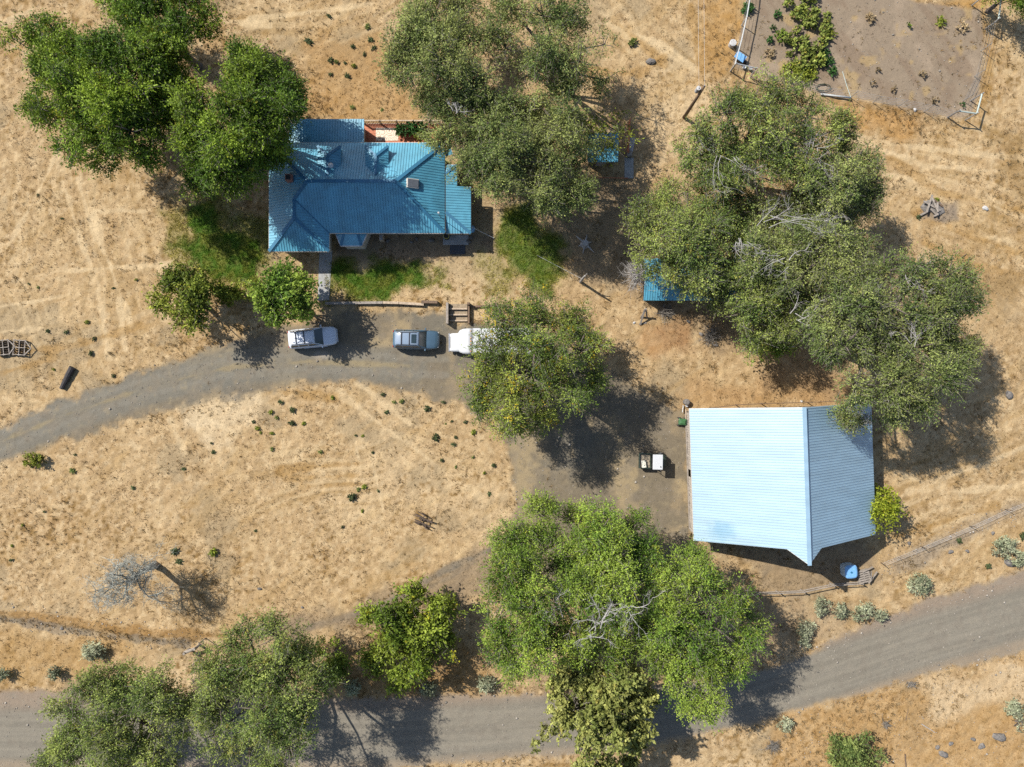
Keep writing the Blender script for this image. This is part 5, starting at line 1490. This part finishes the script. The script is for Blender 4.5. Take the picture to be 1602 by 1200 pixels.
def stump(name, label, px, py):
    x, y, _ = P(px, py)
    root = thing(name, label, "stump", (x, y, 0))
    m = MB(); m.tube([(0, 0, -.05), (0, 0, .2), (0, 0, .55)], [.5, .34, .3], 10)
    for k in range(6):
        a = k * 1.05 + .3; L = .7 + .5 * ((k * 7) % 3) / 2
        m.tube([(0, 0, .25), (math.cos(a) * L * .5, math.sin(a) * L * .5, .2), (math.cos(a) * L, math.sin(a) * L, .04)], [.13, .09, .03], 6)
    m.build("stump_wood", M['deadwood'], root)
stump("tree_stump", "grey dead stump with spread roots in the shaded soil", 915, 382)

# retaining timbers and steps
m = MB(); segs = [(510, 475), (560, 474.5), (600, 474), (625, 474.5), (664, 477)]
root = thing("retaining_wall", "row of old timbers holding back the lawn above the parked cars", "retaining wall", (*P2(510, 475), 0))
o0 = P2(510, 475)
for a, b in zip(segs, segs[1:]):
    m = MB(); p, q = P2(*a), P2(*b); m.beam((p[0] - o0[0] + .02, p[1] - o0[1], .22), (q[0] - o0[0] - .02, q[1] - o0[1], .22), .24, .44); m.build("timber", M['tanwood'] if a[0] > 560 else M['greywood'], root)
m = MB(); p, q = P2(660, 473), P2(685, 473.5); m.beam((p[0] - o0[0], p[1] - o0[1], .25), (q[0] - o0[0], q[1] - o0[1], .25), .26, .5); m.build("timber", M['brownwood'], root)
def steps():
    x0, y0 = P2(702, 505); x1, y1 = P2(733, 478)
    root = thing("wooden_steps", "short flight of timber steps cut into the bank above the motorhome", "steps", (x0, y0, 0))
    w, d = x1 - x0, y1 - y0
    for k in range(3):
        m = MB(); m.beam((.1, d * (.12 + .33 * k), .12 + .17 * k), (w - .1, d * (.12 + .33 * k), .12 + .17 * k), .14, .18); m.build("tread", M['tanwood'], root)
        m = MB(); m.box(.1, d * (.12 + .33 * k) + .08, 0, w - .1, d * (.12 + .33 * (k + 1)) - .075, .10 + .17 * k); m.build("fill", M['soilfill'], root)
    m = MB(); m.box(-.18, -.15, -.05, .04, d + .2, .95); m.build("side_wall", M['greywood'], root)
    m = MB(); m.box(w - .04, -.1, -.05, w + .12, d + .1, .5); m.box(w - .1, d, 0, w + .16, d + .22, .9); m.build("side_wall", M['brownwood'], root)
M['soilfill'] = mat("packed_soil", (.26, .2, .13), .95, var=.25, scale=8)
steps()
m = MB(); p, q = P2(736, 480), P2(800, 478); m.beam((p[0], p[1], .1), (q[0], q[1], .1), .18, .3); tag(m.build("curb_timber", M['brownwood']), "dark timber edging right of the steps", "timber")

# ------------------------------------------------------------------ utility pole and lines
def pole():
    x, y = P2(1070, 184)
    root = thing("utility_pole", "brown wooden utility pole with a transformer beside the garden gate", "utility pole", (x, y, 0))
    m = MB(); m.tube([(0, 0, -.3), (0, 0, 7.4)], [.17, .12], 12); m.build("pole", M['brownwood'], root, smooth=True)
    m = MB(); m.tube([(-.36, .05, 6.2), (-.36, .05, 6.9)], [.2, .2], 14); m.build("transformer", M['palerock'], root)
    m = MB(); m.beam((-.36, .05, 6.55), (0, 0, 6.55), .06, .12); m.cyl((0, 0, 7.4), .04, .18, 8); m.cyl((-.36, .05, 6.9), .03, .12, 8); m.build("insulator", M['steel'], root)
    for k, (dx, z) in enumerate(((-.36, 7.0), (0, 7.55))):
        m = MB(); n = 12
        m.tube([(x + dx, y + 40 * t / n, z - 1.6 * (t / n) * (1 - t / n)) for t in range(n + 1)], .009, 4)
        tag(m.build("power_line", M['pipe']), ["thin power line running north from the transformer", "thin power line running north from the pole tip"][k], "cable", "power lines")
pole()

# ------------------------------------------------------------------ yard objects
def log(name, label, a, b, r0, r1, mat_, cat="log"):
    m = MB(); a = V(*a); b = V(*b)
    n = 7; pts = [a.lerp(b, k / (n - 1)) + V(rnd.uniform(-.02, .02), rnd.uniform(-.02, .02), 0) for k in range(n)]
    m.tube(pts, [r0 + (r1 - r0) * k / (n - 1) for k in range(n)], 10)
    return tag(m.build(name, mat_, smooth=False), label, cat)
log("fallen_log", "dark charred log lying in the field beside the driveway", P(113, 575, .26), P(96, 608, .2), .3, .22, M['darklog'])
def plank_rack():
    o = P2(296, 1012)
    root = thing("log_brace", "weathered log propped on a post in the roadside fence line", "fence brace", (*o, 0))
    m = MB(); m.tube([(0, -.2, 1.0), (1.1, .25, 1.05)], [.16, .14], 9); m.build("rail", M['greywood'], root)
    for q in ((.05, -.2), (1.05, .22)):
        m = MB(); m.tube([(q[0], q[1], -.1), (q[0], q[1], 1.3)], .12, 8); m.build("post", M['greywood'], root)
plank_rack()

def harrow(name, label, px, py, rz, group):
    x, y, _ = P(px, py)
    root = thing(name, label, "farm implement", (x, y, 0), rz, group)
    f = MB()
    for yy in (-.7, 0, .7): f.beam((-.6, yy, .42), (.6, yy, .42), .07, .07)
    for xx in (-.55, 0, .55): f.beam((xx, -.8, .36), (xx, .8, .36), .07, .07)
    f.beam((.6, -.7, .42), (1.2, 0, .42), .08, .07); f.beam((.6, .7, .42), (1.2, 0, .42), .08, .07)
    f.build("frame", M['greywood'], root)
    t = MB()
    for xx in (-.5, -.1, .35):
        for k in range(7):
            yy = -.72 + k * .24
            n = 12
            t.tube([(xx, yy - .015, .22), (xx, yy + .015, .22)], [.22, .22], 12)
    t.build("discs", M['rust'], root)
    a = MB()
    for xx in (-.5, -.1, .35): a.tube([(xx, -.8, .22), (xx, .8, .22)], .03, 6)
    a.build("axle", M['rust'], root)
harrow("disc_harrow", "rusty disc harrow in the field, nearer the driveway log", 34, 544, math.radians(-4), "disc harrows at the left edge")
harrow("disc_harrow", "rusty disc harrow at the left photo edge, behind its twin", 9, 544, math.radians(6), "disc harrows at the left edge")

def scrap():
    x, y, _ = P(662, 815)
    root = thing("rusty_plough", "heap of rusty iron plough parts in the oval field", "farm implement", (x, y, 0), math.radians(-28))
    f = MB()
    f.beam((-1.0, .3, .25), (.9, .35, .4), .1, .1); f.beam((-.8, -.2, .3), (1.0, -.1, .4), .1, .1); f.beam((-.9, .6, .2), (.5, .6, .2), .07, .07); f.beam((-.3, -.5, .3), (-.1, .6, .4), .08, .08); f.beam((.5, -.5, .35), (.4, .6, .35), .08, .08); f.beam((-1.2, .1, .15), (-.5, .2, .25), .05, .05)
    f.build("frame", M['rust'], root)
    b = MB()
    for k, (xx, yy) in enumerate(((-.4, -.4), (.25, -.3), (-.1, .1), (.6, .3))):
        b.loft([[(xx + dx, yy + dy + s * .03, z + .05) for dx, dy, z in ((-.4, -.1, 0), (.1, -.16, .05), (.4, .1, .3), (.2, .2, .5), (-.25, .1, .4))] for s in (0, 1)])
    b.build("blades", M['rust'], root)
    w = MB(); w.tube([(-.2, .62, .3), (-.2, .7, .3)], .3, 14); w.tube([(.7, -.45, .25), (.7, -.37, .25)], .25, 14); w.build("wheel", M['rust'], root)
scrap()

def junk():
    x, y, _ = P(1458, 325)
    for k, (dx, dy, L, a, z, lab) in enumerate([(-.5, .3, 1.9, 1.2, .45, "grey board standing up in the junk pile, leftmost"), (-.2, .1, 2.0, -.45, .35, "longest grey plank across the middle of the junk pile"), (.3, .5, 1.5, -.6, .3, "reddish plank at the top right of the junk pile"), (-.7, -.5, 1.3, .45, .16, "pale plank at the lower left of the junk pile"), (.3, -.2, 1.3, 1.5, .42, "upright plank in the middle of the junk pile"), (.1, -.5, 1.0, -.7, .2, "short plank near the bottom of the junk pile"), (0, .2, 1.6, 1.9, .5, "grey plank leaning across the top of the junk pile"), (.4, -.75, .7, .3, .12, "smallest board at the bottom of the junk pile")]):
        m = MB(); m.rbox((x + dx, y + dy, z), (L, .17, .06), a, 0, .12); tag(m.build("plank", M['greywood'] if k != 2 else M['brownwood']), lab, "plank", "planks in the junk pile")
    m = MB(); m.rock((x + .15, y + .05, .0), 1.0, 511, 12, .22); tag(m.build("rubble_heap", M['rock']), "low heap of grey rubble under the junk planks", "rubble")
junk()
ROCKS = [(1018, 97, 9, 'rock', "large grey boulder alone on the dry slope, right of the round bush"), (1541, 326, 6, 'palerock', "white stone in the dry field, right of the junk pile"), (1578, 618, 9, 'rock', "flat grey boulder in the field right of the grove"),
         (1578, 880, 10, 'rock', "grey boulder beside the pale sagebrush near the right edge"), (1562, 1152, 12, 'rock', "largest dark boulder on the slope below the road"), (1475, 1179, 9, 'rock', "rounded dark boulder near the bottom edge, right of the juniper"), (1487, 1163, 5, 'rock', "small dark stone above the rounded boulder by the bottom edge"),
         (1535, 1167, 7, 'rock', "dark stone left of the largest boulder below the road"), (1522, 1156, 5, 'rock', "small stone left of the dark boulders below the road"), (1466, 1169, 5, 'rock', "flat little stone beside the rounded boulder"), (1422, 850, 4, 'rock', "grey stone on the field edge right of the barn"), (1553, 834, 4, 'rock', "dark stone above the big pale sagebrush"),
         (1487, 863, 5, 'rock', "grey stone in the middle of the stony line above the road"), (1513, 862, 4, 'rock', "dark stone right of the grey stone above the road"), (1097, 523, 5, 'rock', "rock in the bare soil in front of the long blue shed"), (1077, 503, 4, 'rock', "small rock in the shed shadow edge"), (1120, 540, 4, 'rock', "rock at the end of the bare soil by the low tree skirt"), (992, 505, 3, 'palerock', "pale stone by the old wooden frame"),
         (1431, 172, 4, 'palerock', "white stone lying on the bottom garden fence line"), (98, 982, 5, 'rock', "dark stone on the bank at the left, largest in its row"), (72, 973, 4, 'rock', "stone on the bank left of the dark one"), (170, 995, 3, 'rock', "small stone on the bank right of the dark one"), (1254, 628, 3, 'palerock', "pale stone behind the barn ridge"), (1385, 1130, 3, 'rock', "tiny rock on the slope below the road"), (473, 950, 3, 'rock', "small dark stone beside the faint track"), (406, 921, 4, 'rock', "grey stone at the lower edge of the oval field")]
for k, (px, py, r, mt, lab) in enumerate(ROCKS):
    m = MB(); x, y, _ = P(px, py); rr = r * .75 * CAM_H / F_PX; m.rock((x, y, rr * .18), rr, 600 + k, 10, .62); tag(m.build("boulder" if r > 6 else "stone", M[mt], smooth=False), lab, "rock", "rocks and boulders")
log("fallen_branch", "pale fallen pole on the slope below the road", P(1442, 1133, .06), P(1463, 1146, .05), .045, .03, M['deadwood'], "branch")
log("fallen_branch", "dark stick standing at the bottom edge right of the juniper", P(1416, 1180, .06), P(1417, 1200, .05), .07, .05, M['brownwood'], "branch")
log("fallen_branch", "thin curved stick in the dry grass south of the road", P(1417, 1127, .05), P(1421, 1108, .05), .03, .02, M['brownwood'], "branch")
log("fallen_branch", "dark stick lying on the dry field right of the grove", P(1503, 404, .06), P(1512, 397, .06), .05, .04, M['brownwood'], "branch")
log("metal_bar", "white bar lying in the shade south of the grove trees", P(1217, 542, .1), P(1243, 542, .1), .05, .05, M['pipe'], "pipe")

# white tank by the left garden fence
x, y, _ = P(1144, 71)
t = thing("water_trough", "white round tub outside the left garden fence", "tub", (x, y, 0))
m = MB(); m.tube([(0, 0, 0), (0, 0, .6)], [.3, .33], 18); m.build("tub_wall", M['white'], t)
m = MB(); m.cyl((0, 0, .601), .27, .02, 18); m.build("tub_lid", M['palerock'], t)
x, y, _ = P(1155, 93)
t = thing("wheelbarrow", "blue wheelbarrow inside the lower left garden corner", "wheelbarrow", (x, y, 0), math.radians(-35))
m = MB(); m.frustum(-.4, .35, .22, .35, -.5, .55, .36, .62); m.build("tray", M['bluepl'], t)
m = MB()
for s in (-1, 1): m.tube([(-1.2, s * .3, .62), (-.4, s * .22, .34), (.7, s * .05, .2)], .025, 6); m.tube([(-.35, s * .22, .34), (-.4, s * .25, 0)], .02, 6)
m.build("handles", M['brownwood'], t)
m = MB(); m.tube([(.7, -.05, .2), (.7, .05, .2)], .2, 14); m.build("wheel", M['black'], t)
x, y, _ = P(1163, 107)
for k, (dx, dy, lab) in enumerate([(0, 0, "white bucket by the garden gate brace"), (.6, -.15, "grey bucket by the garden gate, beside the white one")]):
    t = thing("bucket", lab, "bucket", (x + dx, y + dy, 0), 0, "buckets at the garden gate")
    m = MB(); m.tube([(0, 0, 0), (0, 0, .38)], [.13, .17], 14); m.build("bucket_body", [M['white'], M['steel']][k], t)
    m = MB(); m.tube([(math.cos(t_ * .35) * .17, math.sin(t_ * .35) * .06, .38 + math.sin(t_ * .35) * .03) for t_ in range(10)], .008, 4); m.build("handle", M['steel'], t)

# ride-on mower, tank and pipe at the barn's north-west corner
x, y, _ = P(1069, 660, .4)
t = thing("ride_on_mower", "small green mower parked against the west wall of the barn", "mower", (x, y, 0), math.radians(-5))
m = MB(); m.rbox((-.1, 0, .42), (.75, .62, .34)); m.rbox((-.1, 0, .64), (.5, .4, .12)); m.build("body", M['green'], t, bevel=.05)
m = MB(); m.rbox((.36, 0, .45), (.16, .5, .4)); m.build("grass_box", M['black'], t, bevel=.03)
m = MB()
for s in (-1, 1): m.tube([(-.4, s * .24, .5), (-.8, s * .1, .75), (-1.0, 0, .8)], .025, 6)
m.build("handle", M['tanwood'], t)
for X in (-.4, .25):
    for s in (-1, 1): wheel(t, X, s * .36, .17, .1, s)
x, y, _ = P(1074, 629, .3)
t = thing("water_tank", "round grey lidded tub at the northwest barn corner", "tank", (x, y, 0))
m = MB(); m.tube([(0, 0, 0), (0, 0, .55), (0, 0, .62)], [.3, .3, .2], 16); m.build("tank_body", M['rock'], t)
m = MB(); m.cyl((.05, -.36, 0), .12, .3, 12); m.build("pump", M['white'], t)
log("drain_pipe", "bent white pipe beside the northwest barn corner", P(1069, 634, .2), P(1068, 645, .3), .05, .05, M['pipe'], "pipe")
log("fence_pole", "tan wooden pole standing along the west barn wall", P(1073, 640, .5), P(1074, 662, .5), .05, .05, M['tanwood'], "pole")

# blue topped tote and pallet stack south of the barn
x, y, _ = P(1327, 892, .5)
t = thing("water_tote", "pale ribbed plastic tank with a blue top south of the barn", "tank", (x, y, 0), math.radians(4))
m = MB()
n = 16
for k in range(6):
    z0 = .05 + k * .17
    m.loft([[( .62 * s_ * c_x, .66 * s_ * c_y, z) for c_x, c_y in [(math.copysign(abs(math.cos(6.283 * q / n)) ** .5, math.cos(6.283 * q / n)), math.copysign(abs(math.sin(6.283 * q / n)) ** .5, math.sin(6.283 * q / n))) for q in range(n)]] for s_, z in ((.95, z0), (1, z0 + .04), (1, z0 + .12), (.95, z0 + .165))])
m.build("tank_body", M['palepl'], t)
m = MB(); m.loft([[(s_ * .62 * math.copysign(abs(math.cos(6.283 * q / n)) ** .5, math.cos(6.283 * q / n)), s_ * .66 * math.copysign(abs(math.sin(6.283 * q / n)) ** .5, math.sin(6.283 * q / n)), z) for q in range(n)] for s_, z in ((.98, 1.07), (.98, 1.1), (.8, 1.16))]); top = m.build("tank_top", M['bluepl'], t)
m = MB(); m.cyl((.0, -.05, 1.161), .1, .05, 12); m.build("cap", M['cap'], top)
x, y, _ = P(1352, 902, .4)
t = thing("pallet_stack", "stack of weathered grey pallets and poles beside the blue topped tank", "pallets", (x, y, 0), math.radians(14))
for k in range(3):
    m = MB(); z = k * .16
    for q in range(6): m.box(-.6, -.6 + q * .22, z + .1, .6, -.48 + q * .22, z + .13)
    for yy in (-.5, 0, .5): m.box(yy - .05, -.62, z, yy + .05, .62, z + .095)
    m.build("pallet", M['greywood'], t)
m = MB(); m.beam((.2, -.7, .55), (1.3, .2, .5), .1, .1); m.beam((-.1, .5, .55), (1.0, .75, .5), .1, .1); m.beam((.5, -.5, .6), (.5, .6, 1.1), .08, .08); m.build("pole", M['greywood'], t)

# crates and fence bits around the small shed
x, y, _ = P(985, 241, .4)
m = MB(); m.box(x - .25, y - .2, 0, x + .25, y + .2, .5); tag(m.build("crate", M['greywood'], bevel=.02), "small wooden box at the corner of the small shed yard", "box")
m = MB(); a, b = P(984, 190), P(981, 243); m.beam((a[0], a[1], .5), (b[0], b[1], .5), .06, 1.0); tag(m.build("board_fence", M['deck']), "narrow rust coloured board fence right of the small blue shed", "fence")
m = MB(); a, b = P(905, 279), P(982, 280); m.tube([(a[0], a[1], .3), (b[0], b[1], .3)], .04, 6); tag(m.build("yard_rail", M['deck']), "thin reddish rail below the small blue shed", "rail")
m = MB(); a, b = P2(977, 247), P2(991, 279); m.box(a[0], b[1], -.02, b[0], a[1], .06); tag(m.build("pad", M['concrete']), "dark concrete pad in the shade south of the small shed", "slab")
m = MB(); a, b, c, d = P2(981, 217), P2(994, 214), P2(990, 238), P2(985, 236); m.prism(ccw([a, b, c, d]), -.02, .05); tag(m.build("flat_stone", M['palerock']), "pale flat stone slab beside the rust coloured board fence", "slab")
